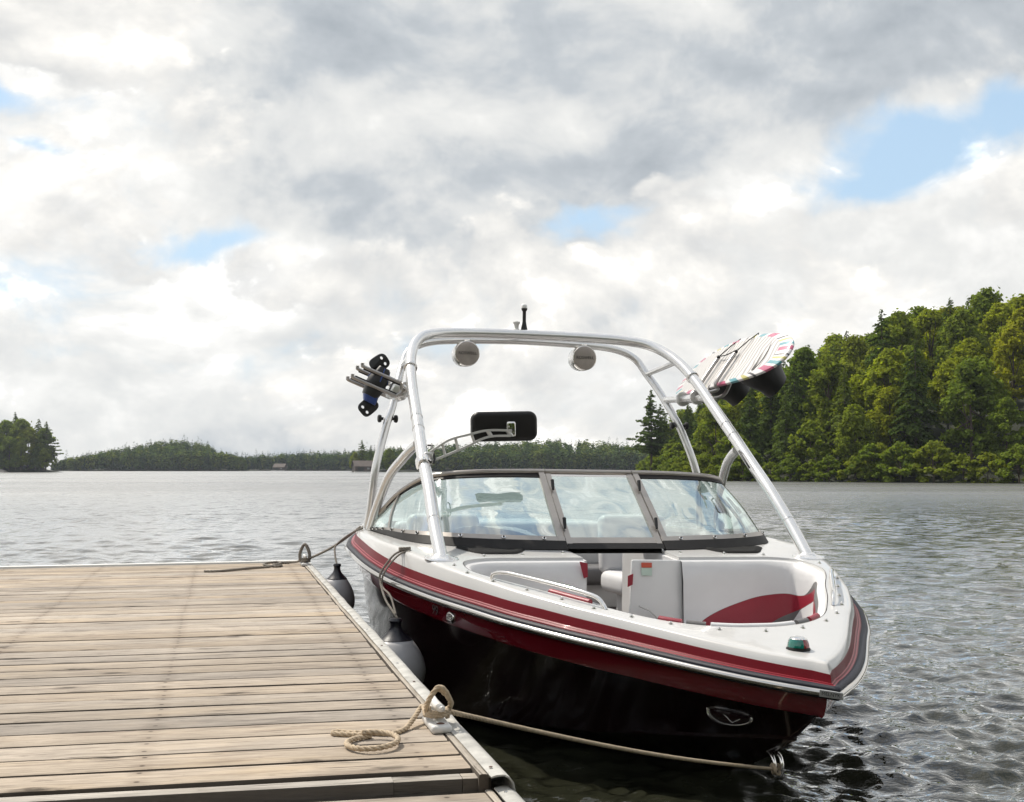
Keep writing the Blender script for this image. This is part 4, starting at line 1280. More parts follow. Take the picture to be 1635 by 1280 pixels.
# main cockpit floor, bench and seats seen through the walkway and the glass
V = [L(-.8, .99, .33), L(-1.5, 1.1, .33), L(-2.9, .83, .33), L(-2.9, -.83, .33), L(-1.5, -1.1, .33), L(-.8, -.99, .33)]
add('cockpit_floor', V, [(0, 1, 2, 3, 4, 5)], 'carpet', boat, False)
cw = np.array([(-.80, .99), (-.95, 1.07), (-1.5, 1.10), (-2.2, .99), (-2.9, .83), (-2.9, -.83), (-2.2, -.99), (-1.5, -1.10), (-.95, -1.07), (-.80, -.99)])
V = [L(x, y, float(deck_w(x)) - .02) for x, y in cw] + [L(x, y, .33) for x, y in cw]; k = len(cw)
sharp(add('cockpit_wall', V, [(i, i + 1, k + i + 1, k + i) for i in range(k - 1)], 'vinyl_white', boat), 50)
box('bench_seat', L(-2.45, 0, .56), (.5, 1.66, .13), 'vinyl_grey', boat, bev=.04, seg=4)
box('bench_base', L(-2.5, 0, .42), (.42, 1.62, .18), 'panel_white', boat, bev=.01)
box('bench_backrest', L(-2.76, 0, .76), (.14, 1.62, .34), 'vinyl_white', boat, bev=.05, seg=4)
box('storage_box', L(-1.15, -.12, .40), (.25, .24, .16), 'panel_white', boat, bev=.02, seg=3)
for s in (1, -1):
    box('seat_cushion', L(-1.45, s * .66, .58), (.48, .5, .14), 'vinyl_white', boat, bev=.05, seg=4)
    box('seat_backrest', L(-1.72, s * .66, .82), (.13, .48, .40), 'vinyl_white', boat, rot=Matrix.Rotation(R_(-8), 3, 'Y'), bev=.05, seg=4)
    box('seat_base', L(-1.48, s * .66, .42), (.3, .3, .2), 'panel_white', boat, bev=.02)
# helm: instrument hood and steering wheel on the starboard side
def hood():
    P = []
    for u, w in ((-.42, .885), (-.50, .955), (-.62, .99), (-.72, .985), (-.78, .95), (-.80, .89)):
        P.append(np.array([(u, v, w - .10 * abs((v - .62) / .34) ** 3 if w > .9 else w) for v in np.linspace(.28, .96, 12)]))
    loft('instrument_hood', P, 'vinyl_white', ang=60)
hood()
wc = Vector(L(-.98, .62, .80)); ax = Vector((-.85, 0, .45)).normalized()
t1 = Vector((0, 1, 0)); t2 = ax.cross(t1)
ring = [tuple(wc + t1 * .17 * math.cos(a) + t2 * .17 * math.sin(a)) for a in np.linspace(0, 2 * math.pi, 33)]
tube('steering_wheel', ring, .014, 'plastic_black', boat, 8, cap=False)
for a in (.5, 2.6, 4.71):
    tube('wheel_spoke', [tuple(wc - ax * .03), tuple(wc + t1 * .165 * math.cos(a) + t2 * .165 * math.sin(a))], .009, 'steel', boat, 8)
tube('steering_column', [tuple(wc - ax * .20), tuple(wc - ax * .02)], .025, 'plastic_black', boat, 10)

# ---- windscreen
WB = np.array([(-.205, 0, 0), (-.205, .285, 0), (-.225, .50, 0), (-.285, .76, 0), (-.42, .985, 0), (-.62, 1.095, 0), (-.95, 1.15, 0), (-1.26, 1.172, 0), (-1.50, 1.18, 0)])
WB[:, 2] = deck_w(WB[:, 0]) + .004
WT = np.array([(-.72, 0, 1.302), (-.722, .272, 1.302), (-.728, .47, 1.300), (-.745, .67, 1.294), (-.80, .835, 1.280), (-.93, .95, 1.252), (-1.17, 1.045, 1.165), (-1.36, 1.115, 1.055), (-1.515, 1.18, .945)])
def wcurve(A, x):                     # smooth sample at fractional control index
    C = catmull(A, 12); return np.stack([np.interp(np.asarray(x) * 12, np.arange(len(C)), C[:, k]) for k in range(3)], 1)
def wsurf(x, t, out=0.0, sgn=1):
    x = np.atleast_1d(np.asarray(x, float))
    b = wcurve(WB, x); tt = wcurve(WT, x)
    p = b * (1 - t) + tt * t
    d = np.gradient(wcurve(WB, np.clip(np.array([x - .05, x + .05]), 0, 8).reshape(-1)).reshape(2, -1, 3), axis=0)[0]
    n = np.cross(d, tt - b); n /= np.linalg.norm(n, axis=1)[:, None] + 1e-9
    n[n[:, 0] + n[:, 1] * .6 < 0] *= -1
    p = p + n * (out + .035 * math.sin(math.pi * t) * np.clip((x[:, None] - .9) / 1.0, 0, 1) * .5)
    p[:, 1] *= sgn
    return p
def wpatch(name, x0, x1, t0, t1, m_, out=0.0, sgn=1, nx=24, nt=6, th=0.0, parent=boat):
    X = np.linspace(x0, x1, nx)
    rows = [wsurf(X, t, out, sgn) for t in np.linspace(t0, t1, nt)]
    if th:
        rows = rows + [wsurf(X, t, out - th, sgn) for t in np.linspace(t1, t0, nt)] + [wsurf(X, t0, out, sgn)]
    o = loft(name, rows, m_, parent, ang=45)
    if th:
        # close the two ends
        me = o.data; n = len(X); R = 2 * nt
        bm = bmesh.new(); bm.from_mesh(me); bm.verts.ensure_lookup_table()
        for j in (0, n - 1):
            try: bm.faces.new([bm.verts[i * n + j] for i in range(R)])
            except ValueError: pass
        bmesh.ops.recalc_face_normals(bm, faces=bm.faces); bm.to_mesh(me); bm.free()
        sharp(o, 45)
    return o
ws = boat
for s, nm in ((1, 'starboard'), (-1, 'port')):
    wpatch('windscreen_gasket', 1.0, 8.0, -.03, .075, 'rubber_dark', .016, s, 60, 4, .03)
    wpatch('windscreen_base_frame', 1.0, 8.0, .070, .135, 'frame_alu', .010, s, 60, 2, .018)
    X = np.linspace(1.0, 8.0, 70)
    tube('windscreen_top_rail', LA(wsurf(X, 1.0, .004, s)), .0165, 'frame_alu', boat, 10)
    wpatch('windscreen_top_seal', 1.05, 7.9, .925, .975, 'rubber_dark', .004, s, 50, 2, .010)
    wpatch('windscreen_pane', 1.1, 6.0, .12, .94, 'glass', .0, s, 40, 8)
    wpatch('quarter_pane', 6.02, 7.85, .12, .94, 'glass', .0, s, 14, 8)
    wpatch('quarter_mullion', 5.97, 6.06, .12, .95, 'frame_alu', .006, s, 3, 8, .014)
    wpatch('pane_frame', 1.02, 1.17, -.02, .985, 'frame_alu', .012, s, 3, 8, .022)
    wpatch('door_frame', .86, .985, .03, .965, 'frame_alu', .010, s, 3, 8, .020)
    for x in (1.55, 2.5, 3.4, 4.6, 5.2, 5.75, 6.3, 6.8, 7.2):
        p = wsurf([x], .103, .012, s)[0]; q = wsurf([x], .103, .05, s)[0]
        V1, F1 = lathe_geo(L(*p), Vector(L(*q)) - Vector(L(*p)), [(.0115, 0), (.0115, .004), (.0085, .0045)], 8)
        V2, F2 = lathe_geo(L(*p), Vector(L(*q)) - Vector(L(*p)), [(.0055, .004), (.005, .010), (.001, .011)], 8)
        a_ = add('canvas_snap', V1, F1, 'chrome', boat); sharp(a_, 40)
        add('snap_stud', V2, F2, 'print_dark', a_)
    for t in (.22, .72):
        p = wsurf([.94 if s > 0 else .98], t, .02, s)[0]; q = wsurf([.93 if s > 0 else 1.0], t + .09, .045, s)[0]
        tube('latch_handle', [L(*p), tuple((Vector(L(*p)) + Vector(L(*q))) / 2), L(*q)], np.array([.007, .010, .0105]), 'plastic_black', boat, 10)
X = np.linspace(-.985, .985, 14)
def csurf(X, t, out=0.0):
    return np.array([wsurf([abs(x)], t, out, 1 if x >= 0 else -1)[0] for x in X])
loft('centre_pane', [csurf(X * .88, t) for t in np.linspace(.12, .94, 6)], 'glass')
loft('centre_bottom_frame', [csurf(X, .06, .008), csurf(X, .13, .008), csurf(X, .13, -.012), csurf(X, .06, -.012), csurf(X, .06, .008)], 'frame_alu', ang=40)
tube('centre_top_rail', LA(csurf(X, 1.0, .004)), .0165, 'frame_alu', boat, 10)
loft('centre_gasket', [csurf(X, -.02, .014), csurf(X, .045, .014), csurf(X, .045, -.02), csurf(X, -.02, -.02)], 'rubber_dark', ang=40)

# ---- black intake vents in front of the windscreen
for s in (1, -1):
    c = .70 * s
    w0 = lambda u: float(deck_w(u)) + .0035
    top = [(-.215, c + .20 * s), (-.215, c - .20 * s)]
    pl = [(-.235, -.20), (-.19, -.17), (-.12, -.13), (-.075, -.09), (-.07, 0), (-.075, .09), (-.12, .13), (-.20, .17), (-.265, .20)]
    pl2 = [(u, c + v) for u, v in pl]
    V = [L(u, v, w0(u)) for u, v in pl2] + [L(u - .012, c + (v - c) * .9, w0(u) + .010) for u, v in pl2] + [L(u - .03, c + (v - c) * .78, w0(u) + .010) for u, v in pl2] + [L(u - .04, c + (v - c) * .7, w0(u) + .006) for u, v in pl2]
    k = len(pl2); F = [(r * k + i, r * k + i + 1, (r + 1) * k + i + 1, (r + 1) * k + i) for r in range(3) for i in range(k - 1)] + [tuple(range(3 * k, 4 * k))]
    sharp(add('intake_vent', V, F, 'vent_black', boat), 50)

# ---- tower
FH = [(.045, 1.04, .845), (-.15, 1.04, 1.01), (-.38, 1.027, 1.20), (-.62, 1.018, 1.37), (-.82, 1.005, 1.52), (-1.01, .992, 1.66), (-1.2, .98, 1.80), (-1.345, .965, 1.91), (-1.51, .935, 2.03), (-1.67, .88, 2.13), (-1.79, .80, 2.195), (-1.87, .68, 2.227), (-1.92, .5, 2.242), (-1.95, .25, 2.25), (-1.955, 0, 2.252)]
FHf = catmull(np.array(FH + [(a, -b, c) for a, b, c in FH[:-1][::-1]]), 6)
tower = tube('tower_front_hoop', LA(FHf), .0345, 'tower_alu', boat, 20)
RH = [(-1.74, 1.165, .90), (-1.71, 1.145, 1.06), (-1.70, 1.12, 1.31), (-1.77, 1.05, 1.57), (-1.83, 1.0, 1.71), (-1.96, .94, 1.89), (-2.08, .89, 2.02), (-2.15, .83, 2.13), (-2.17, .69, 2.195), (-2.16, .45, 2.218), (-2.15, 0, 2.228)]
RHf = catmull(np.array(RH + [(a, -b, c) for a, b, c in RH[:-1][::-1]]), 6)
tube('tower_rear_hoop', LA(RHf), .0265, 'tower_alu', boat, 16)
def ring_on(path, i, name, r0, r1, h, m_, par=boat):
    p = np.array(path[i]); q = np.array(path[i + 1]); d = Vector(L(*(q - p)))
    return lathe(name, tuple(Vector(L(*p)) - d.normalized() * h / 2), d, [(r0, 0), (r1 * .97, .002), (r1, h * .2), (r1, h * .8), (r1 * .97, h - .002), (r0, h)], m_, par, 24)
nF = len(FHf)
for s in (1, -1):
    B = catmull([(-.82, s * 1.012, 1.455), (-.93, s * 1.03, 1.425), (-1.06, s * 1.055, 1.372), (-1.22, s * 1.10, 1.28), (-1.33, s * 1.13, 1.17), (-1.41, s * 1.165, 1.03), (-1.455, s * 1.19, .905)], 6)
    tube('tower_brace', LA(B), .0285, 'tower_alu', boat, 16)
    lathe('brace_foot', L(-1.46, s * 1.19, .912), (0, 0, 1), [(.06, 0), (.058, .008), (.04, .014)], 'steel', boat, 20)
    lathe('rear_foot', L(-1.74, s * 1.165, .915), (0, 0, 1), [(.055, 0), (.053, .008), (.035, .014)], 'steel', boat, 20)
    # foot plate of the front leg
    u0, v0 = .045, 1.04 * s
    nrm = Vector((.12, -.02 * -s, 1)).normalized()
    lathe('tower_foot', L(u0, v0, float(deck_w(u0)) - .006), nrm, [(.088, 0), (.090, .006), (.086, .013), (.045, .022), (.036, .03)], 'tower_alu', boat, 32)
    pth = FHf if s > 0 else FHf[::-1]
    ring_on(pth, 7, 'leg_joint', .0346, .0362, .012, 'steel')
    ring_on(pth, 44, 'leg_collar', .034, .043, .020, 'steel')
    for i0 in (25, 28):
        ring_on(pth, i0, 'hinge_collar', .0346, .0368, .010, 'steel')
    # cross members between the hoops
    tube('crossbar', [L(-1.56, s * .91, 2.065), L(-2.08, s * .89, 2.015)], .019, 'tower_alu', boat, 8)
    tube('rack_bar', [L(-1.21, s * .978, 1.805), L(-1.90, s * .965, 1.825)], .024, 'tower_alu', boat, 8)
    for dv in (-1, 1):
        p = Vector(L(-1.80, s * 1.03, 1.64)); d = Vector((0, dv, 0)) * .052
        k = lathe('clamp_knob', tuple(p + d * .55), Vector((0, dv, 0)), [(.010, 0), (.010, .012), (.022, .014), (.026, .022), (.025, .034), (.018, .038)], 'plastic_black', boat, 12)
    hp = [np.array(pth[21]) + np.array([.02, -.038 * s, .0]), np.array(pth[21]) + np.array([.05, -.055 * s, .0]), np.array(pth[18]) + np.array([.05, -.058 * s, .0]), np.array(pth[17]) + np.array([.03, -.05 * s, .0])]
    tube('release_lever', LA(np.array(hp)), .006, 'plastic_black', boat, 8)
# clamp that carries the mirror
ring_on(FHf, 17, 'mirror_clamp', .034, .048, .055, 'chrome')
def mirror():
    h = empty('mirror'); h.parent = boat
    V, F = box_geo((0, 0, 0), (.05, .385, .172), None, 0, 1)
    bm = bmesh.new(); bmesh.ops.create_cube(bm, size=1)
    for v in bm.verts: v.co = Vector((v.co.x * .062, v.co.y * .385, v.co.z * .172))
    ed = [e for e in bm.edges if abs((e.verts[0].co - e.verts[1].co).x) > .03]
    bmesh.ops.bevel(bm, geom=ed, offset=.048, segments=7, affect='EDGES', profile=.5)
    ed = [e for e in bm.edges if all(v.co.x > .03 for v in e.verts) and len([f for f in e.link_faces if abs(f.normal.x) > .9]) == 1]
    bmesh.ops.bevel(bm, geom=ed, offset=.024, segments=4, affect='EDGES', profile=.5)
    c = Vector(L(-.62, .545, 1.563)); rm = Matrix.Rotation(R_(2), 3, 'X') @ Matrix.Rotation(R_(-6), 3, 'Z')
    V = []; bm.verts.index_update()
    for v in bm.verts: V.append(tuple(rm @ v.co + c))
    F = [tuple(v.index for v in f.verts) for f in bm.faces]; bm.free()
    sharp(add('housing', V, F, 'mirror_shell', h), 45)
    box('reflector', tuple(c - Vector((.033, 0, 0))), (.003, .35, .14), 'chrome', h, bev=0)
    box('bracket', L(-.575, .515, 1.547), (.03, .055, .088), 'chrome', h, rot=rm, bev=.012, seg=4)
    # pierced arm: two flanges joined by webs
    top = catmull([(-.60, .985, 1.405), (-.575, .88, 1.475), (-.56, .77, 1.508), (-.55, .66, 1.535), (-.55, .52, 1.537)], 6)
    bot = catmull([(-.60, .985, 1.350), (-.575, .88, 1.395), (-.56, .77, 1.445), (-.55, .66, 1.497), (-.55, .52, 1.508)], 6)
    def flange(name, P):
        r = []
        for dx, dz in ((.014, .0065), (-.014, .0065), (-.014, -.0065), (.014, -.0065), (.014, .0065)): r.append(P + np.array([dx, 0, dz]))
        loft(name, r, 'cast_silver', h, ang=40)
    flange('arm_flange', top); flange('arm_flange', bot)
    for i in (0, 4, 8, 13, 18, 23):
        a, b = top[i], bot[min(i + 1, 24)]
        tube('arm_web', LA(np.array([a, b])), .008 if i not in (18, 23) else .013, 'cast_silver', h, 8)
    c2 = (top[0] + bot[0]) / 2
    box('arm_root', L(-.605, .99, 1.375), (.05, .05, .065), 'cast_silver', h, bev=.01, seg=3)
mirror()
# speakers
for s in (1, -1):
    sp = empty('tower_speaker'); sp.parent = boat
    c = Vector(L(-2.10, s * .43, 2.122))
    lathe('can', tuple(c + Vector((-.17, 0, 0))), (1, 0, 0), [(.03, 0), (.072, .012), (.086, .04), (.090, .10), (.090, .150), (.084, .158)], 'chrome', sp, 32)
    lathe('face_ring', tuple(c + Vector((-.014, 0, 0))), (1, 0, 0), [(.088, 0), (.0895, .006), (.087, .012), (.083, .014)], 'steel', sp, 36)
    lathe('face_cover', tuple(c + Vector((-.006, 0, 0))), (1, 0, 0), [(.083, 0), (.083, .006), (.07, .009), (.03, .0105), (.001, .011)], 'speaker_face', sp, 36)
    box('mount', L(-2.14, s * .43, 2.208), (.05, .04, .035), 'steel', sp, bev=.005)
    text_mesh('lettering', 'ROSWELL', .030, 'print_grey', sp, frame_mtx(c + Vector((.0065, 0, 0)), (0, 1, 0), (0, 0, 1)))
# light mast and horn on the top bar
lathe('mast_light', L(-2.02, .045, 2.272), (0, 0, 1), [(.026, 0), (.025, .02), (.017, .055), (.0125, .08), (.0125, .15), (.018, .158), (.021, .166), (.021, .172)], 'plastic_black', boat, 16)
lathe('mast_lens', L(-2.02, .045, 2.444), (0, 0, 1), [(.020, 0), (.021, .008), (.019, .022), (.012, .030), (.002, .032)], 'lamp_glass', boat, 16)
lathe('antenna_base', L(-2.02, .10, 2.272), (0, 0, 1), [(.020, 0), (.020, .022), (.014, .03), (.017, .055), (.025, .065), (.025, .075), (.02, .078)], 'trim_white', boat, 16)

# ---- grab rails, snaps, nav light, small hull fittings
def onto(u, v, h=0): return (u, v, float(deck_w(u)) + h)
for s in (1, -1):
    a = np.array([onto(.545, s * .900, -.002), onto(.56, s * .893, .026), onto(.62, s * .862, .044), onto(.72, s * .805, .048), onto(.95, s * .684, .050), onto(1.08, s * .615, .048), onto(1.15, s * .575, .040), onto(1.18, s * .558, .018), onto(1.195, s * .55, -.003)])
    tube('grab_rail', LA(catmull(a, 6)), .0098, 'chrome', boat, 14)
    pts = [(.60, .905), (.80, .795), (1.0, .69), (1.18, .60), (1.34, .485), (1.47, .36), (1.58, .19)]
    aft = [(-.11, .34), (-.06, .58), (-.02, .80), (.06, .975), (.22, 1.012), (.40, .985)]
    for (u, v) in pts + aft + ([(1.62, 0)] if s > 0 else []):
        lathe('deck_snap', L(u, s * v, float(deck_w(u)) - .001), (0, 0, 1), [(.0115, 0), (.011, .003), (.0065, .004), (.006, .010), (.0035, .0125)], 'steel', boat, 10)
def nav():
    n = empty('bow_light'); n.parent = boat
    c = onto(1.90, .0, .0); X = 18
    def dome(name, w0, w1, rx, ry, h, m_, a0, a1, scale=1.0, cap=False):
        V = []; F = []; rows = 6; n_ = 20
        for i in range(rows):
            f = w0 + (w1 - w0) * i / (rows - 1)
            rr = math.cos(f * math.pi / 2) ** .55
            for k in range(n_ + 1):
                a = a0 + (a1 - a0) * k / n_
                V.append(L(c[0] + rx * rr * math.cos(a) * scale, c[1] + ry * rr * math.sin(a) * scale, c[2] + h * math.sin(f * math.pi / 2)))
        for i in range(rows - 1):
            for k in range(n_): q = i * (n_ + 1) + k; F.append((q, q + 1, q + n_ + 2, q + n_ + 1))
        return sharp(add(name, V, F, m_, n), 50)
    lathe('base', L(c[0], c[1], c[2] - .004), (0, 0, 1), [(.047, 0), (.048, .006), (.044, .013)], 'rubber_dark', n, 28)
    dome('green_lens', .12, .62, .050, .043, .050, 'lens_green', .0, 1.75)
    dome('red_lens', .12, .62, .050, .043, .050, 'lens_red', -1.75, 0)
    dome('chrome_cover', .60, 1.0, .052, .045, .050, 'chrome', -math.pi, math.pi)
    dome('chrome_back', .05, .62, .0505, .0435, .050, 'chrome', 1.75, 2 * math.pi - 1.75)
nav()
# side points on the hull: index along the sheer
def hull_pt(u, dz, rowa, rowb):
    i = int(np.argmin(np.abs(rowa[:, 0] - u))); a, b = rowa[i], rowb[i]
    f = (a[2] - dz) / (a[2] - b[2] + 1e-9); p = a + (b - a) * f
    T = rowa[min(i + 1, len(rowa) - 1)] - rowa[i - 1]; n = np.cross(T, b - a); n /= np.linalg.norm(n)
    if n[1] < 0: n = -n
    return p, n, T / np.linalg.norm(T)
p, n_, T_ = hull_pt(.36, .585, b1, b2)
e = empty('thru_hull_vent'); e.parent = boat
Rm = frame_mtx(L(*(p + n_ * .001)), Vector(L(*T_)), Vector((0, 0, 1)))
V, F = lathe_geo((0, 0, 0), (0, 0, 1), [(.030, -.003), (.031, .004), (.027, .009), (.024, .010)], 28)
sharp(add('bezel', [tuple(Rm @ Vector(v)) for v in [(q[0] * 1.15, q[1] * .95, q[2]) for q in V]], F, 'steel', e), 40)
for k in (-.012, 0, .012):
    V, F = box_geo((0, k, .011), (.046, .006, .006), Matrix.Rotation(.45, 3, 'X'), .001)
    add('louvre', [tuple(Rm @ Vector(v)) for v in V], F, 'chrome', e)
p, n_, T_ = hull_pt(.19, .605, b1, b2)
text_mesh('number_decal', '99', .066, 'print_dark', boat, frame_mtx(L(*(p + n_ * .004)), Vector(L(*T_)), Vector((0, 0, 1))), .0006)
# docking light in the starboard bow
p, n_, T_ = hull_pt(1.73, .335, b4, m1)
dl = empty('docking_light'); dl.parent = boat
Rm = frame_mtx(L(*(p + n_ * .002)), Vector(L(*T_)), Vector(L(*(0, 0, 1.))))
def oval(name, prof, m_, sx=.105, sy=.045):
    V, F = lathe_geo((0, 0, 0), (0, 0, 1), prof, 32)
    sharp(add(name, [tuple(Rm @ Vector((q[0] * sx, q[1] * sy * (1 - .18 * q[0]), q[2]))) for q in V], F, m_, dl), 40)
oval('bezel', [(1.0, -.01), (1.02, .004), (.97, .007), (.93, .004), (.91, .001)], 'steel')
oval('lens', [(.88, .001), (.8, .005), (.4, .008), (.01, .009)], 'gel_black')
V, F = tube_geo([Rm @ Vector((-.02, .0, .012)), Rm @ Vector((.02, -.028, .011)), Rm @ Vector((.055, -.006, .011))], .0016, 6); add('reflector', V, F, 'chrome', dl)
# stem: bow eye and name plate
tube('bow_eye', LA(catmull([(1.66, .012, .180), (1.715, .016, .168), (1.735, .016, .130), (1.715, .012, .092), (1.69, 0, .082), (1.715, -.012, .092), (1.735, -.016, .130), (1.715, -.016, .168), (1.66, -.012, .180)], 5)), .0085, 'chrome', boat, 10)
i = len(RS) - 3
q0 = offs(.0525, -.0015); a = Vector(L(*q0[i - 2])); b = Vector(L(*q0[-1])); mid = a.lerp(b, .62); ax_ = (b - a).normalized()
nn = Vector((ax_.y, -ax_.x, 0)); nn = nn if nn.x > 0 else -nn
mid = mid + nn * .0045
pm = frame_mtx(mid, ax_, Vector((0, 0, 1)))
V, F = box_geo((0, 0, 0), (.088, .026, .004), None, .0015); add('name_plate', [tuple(pm @ Vector(v)) for v in V], F, 'plate', boat, False)
text_mesh('name_lettering', 'MELNYK', .0185, 'print_dark', boat, pm @ Matrix.Translation((0, 0, .0022)), .0004)
# starboard and stern cleats on the gunwale
def deck_cleat(u, v, w, d):
    k = empty('deck_cleat'); k.parent = boat
    d = Vector(d).normalized(); c = Vector(L(u, v, w))
    tube('bar', [tuple(c - d * .05 + Vector((0, 0, .03))), tuple(c + Vector((0, 0, .027))), tuple(c + d * .05 + Vector((0, 0, .03)))], np.array([.005, .009, .005]), 'chrome', k, 10)
    for q in (-.02, .02): tube('post', [tuple(c + d * q - Vector((0, 0, .004))), tuple(c + d * q + Vector((0, 0, .026)))], .008, 'chrome', k, 10)
deck_cleat(-.22, 1.185, .845, (1, .3, 0)); deck_cleat(-1.55, 1.225, .918, (1, 0, 0)); deck_cleat(-.24, -1.225, .825, (1, -.3, 0))

# ================================================================== racks, board and binding
bc = np.array([-1.49, -1.24, 2.055]); bl = np.array([.99, -.08, .075]); bw = np.array([-.05, -.60, .80])
bl = bl / np.linalg.norm(bl); bw = bw - bl * (bw @ bl); bw /= np.linalg.norm(bw); bn = np.cross(bl, bw)
if bn[1] < 0: bn = -bn                           # visible face looks to starboard and up
def BF(x, y, n=0): return bc + bl * x + bw * y + bn * n
def build_rack_and_board():
    rk = empty('board_rack'); rk.parent = boat
    for u in (-1.36, -1.60):
        x = (u - bc[0])
        lathe('rack_clamp', L(u - .012, -.972, 1.815), (1, 0, 0), [(.03, 0), (.048, .002), (.050, .006), (.050, .018), (.048, .022), (.03, .024)], 'tower_alu', rk, 24)
        a = np.vstack([[(u, -.985, 1.835)], [BF(x, -.245, -.005)], [BF(x, -.22, .028)], [BF(x, -.1, .034)], [BF(x, .06, .032)]])
        tube('fork_arm', LA(catmull(a, 5)), .0125, 'fork_grey', rk, 10)
        a = np.vstack([[(u, -1.0, 1.80)], [BF(x, -.25, -.06)], [BF(x, -.1, -.05)], [BF(x, .16, -.048)]])
        tube('fork_arm', LA(catmull(a, 5)), .0125, 'fork_grey', rk, 10)
        tube('bungee_cord', LA(np.vstack([BF(x, .055, .036), BF(x + .06, .16, .022), BF(x + .08, .235, .0), BF(x + .06, .2, -.03)])), .0042, 'plastic_black', rk, 6)
        lathe('cord_stop', L(*BF(x, .055, .034)), L(*bw), [(.008, -.014), (.014, -.008), (.014, .008), (.008, .014)], 'plastic_black', rk, 10)
    x0, x1 = -1.36 - bc[0], -1.60 - bc[0]
    tube('bungee_cord', LA(np.vstack([BF(x0, .06, .04), BF((x0 + x1) / 2, .045, .04), BF(x1, .06, .04)])), .0042, 'plastic_black', rk, 6)
    # the board itself, own frame with X along it and Z out of the graphic face
    wb = empty('wakeboard')
    loc = BM @ Vector(L(*bc)); X = BM.to_3x3() @ Vector(L(*bl)); Y = BM.to_3x3() @ Vector(L(*bw)); Z = X.cross(Y)
    face = BM.to_3x3() @ Vector(L(*bn))
    if Z.dot(face) < 0: Y = -Y; Z = X.cross(Y)
    wb.matrix_world = Matrix(((X.x, Y.x, Z.x, loc.x), (X.y, Y.y, Z.y, loc.y), (X.z, Y.z, Z.z, loc.z), (0, 0, 0, 1)))
    tag(wb, 'wakeboard with wavy striped face and pink teal rim in the port tower rack', 'wakeboard')
    n = 72; V = []; F = []
    rings = [(0.0, 0), (.35, 0), (.65, 0), (.85, 0), (.96, 0), (1.0, -.004), (1.006, -.012), (1.0, -.020), (.95, -.024), (.6, -.025), (0, -.025)]
    rk_ = lambda x, y: .055 * (x / .74) ** 2                 # rocker
    for r, z in rings:
        for k in range(n):
            a = 2 * math.pi * k / n
            x = .74 * r * math.copysign(abs(math.cos(a)) ** (2 / 2.7), math.cos(a)); y = .215 * r * math.copysign(abs(math.sin(a)) ** (2 / 2.4), math.sin(a))
            V.append((x, y, .012 + z - rk_(x, y)))
    for i in range(len(rings) - 1):
        for k in range(n):
            a, b = i * n + k, i * n + (k + 1) % n; F.append((a, b, b + n, a + n))
    sharp(add('deck_board', V, F, 'board_graphic', wb), 50)
    # bindings on the far side
    for xx, yaw in ((.36, .2), (-.08, -.2)):
        V = []; F = []; m = 20
        for h, sx, sy, ox in ((-.010, .20, .15, 0), (-.06, .195, .15, 0), (-.12, .16, .13, -.02), (-.19, .11, .10, -.045), (-.25, .095, .085, -.06), (-.255, .05, .05, -.06)):
            for k in range(m):
                a = 2 * math.pi * k / m; q = Vector((sx * math.cos(a) + ox, sy * math.sin(a), 0)); q = Matrix.Rotation(yaw + 1.57, 3, 'Z') @ q
                V.append((xx + q.x, q.y, h))
        for i in range(5):
            for k in range(m): a, b = i * m + k, i * m + (k + 1) % m; F.append((a, b, b + m, a + m))
        F.append(tuple(5 * m + k for k in range(m)))
        sharp(add('binding_boot', V, F, 'boot_black', wb), 50)
        box('binding_plate', (xx, 0, -.014), (.20, .31, .010), 'plastic_black', wb, rot=Matrix.Rotation(yaw, 3, 'Z'), bev=.003)
        tube('binding_strap', [(xx - .1, -.1, -.06), (xx, -.115, -.10), (xx + .1, -.1, -.06)], .008, 'fork_grey', wb, 8)
    for xx in (.60, -.60):
        V = [(xx - .05, -.004, -.03), (xx + .05, -.004, -.03), (xx + .03, -.002, -.09), (xx - .02, -.002, -.09), (xx - .05, .004, -.03), (xx + .05, .004, -.03), (xx + .03, .002, -.09), (xx - .02, .002, -.09)]
        add('fin', V, [(0, 1, 2, 3), (4, 7, 6, 5), (0, 4, 5, 1), (1, 5, 6, 2), (2, 6, 7, 3), (3, 7, 4, 0)], 'plastic_black', wb, False)
    # starboard rack: open forks
    rk2 = empty('ski_rack'); rk2.parent = boat
    fd = np.array([0, .93, .37]); fn = np.array([0, -.37, .93])
    base = np.array([-1.5, .985, 1.785])
    V, F = box_geo((0, 0, 0), (.22, .12, .10), None, .025, 3)
    Rm = Matrix(((1, 0, 0), (0, -fd[1], -fn[1]), (0, fd[2], fn[2])))
    sharp(add('rack_body', [tuple(Vector(L(*(base + fd * .045))) + Rm @ Vector(v)) for v in V], F, 'tower_alu', rk2), 45)
    lathe('rack_clamp', L(-1.53, .972, 1.815), (1, 0, 0), [(.03, 0), (.048, .002), (.050, .006), (.050, .054), (.048, .058), (.03, .06)], 'tower_alu', rk2, 24)
    for u in (-1.39, -1.61):
        for off, ln in ((.048, .255), (-.040, .285)):
            p0 = np.array([u, 0, 0]) + base * [0, 1, 1] + fd * .05 + fn * off
            tip = p0 + fd * ln
            a = np.vstack([p0, p0 + fd * ln * .5, tip, tip + fd * .014 + fn * .006, tip + fd * .020 + fn * .018])
            tube('fork_prong', LA(catmull(a, 4)), .0115, 'fork_grey', rk2, 10)
            a2 = a[:3] + fn * (.013 if off < 0 else -.013)
            tube('prong_pad', LA(a2), .0055, 'plastic_black', rk2, 6)
        e_ = np.vstack([base * [0, 1, 1] + np.array([u, 0, 0]) + fd * .05 + fn * .048, base * [0, 1, 1] + np.array([u, 0, 0]) + fd * .03, base * [0, 1, 1] + np.array([u, 0, 0]) + fd * .05 - fn * .040])
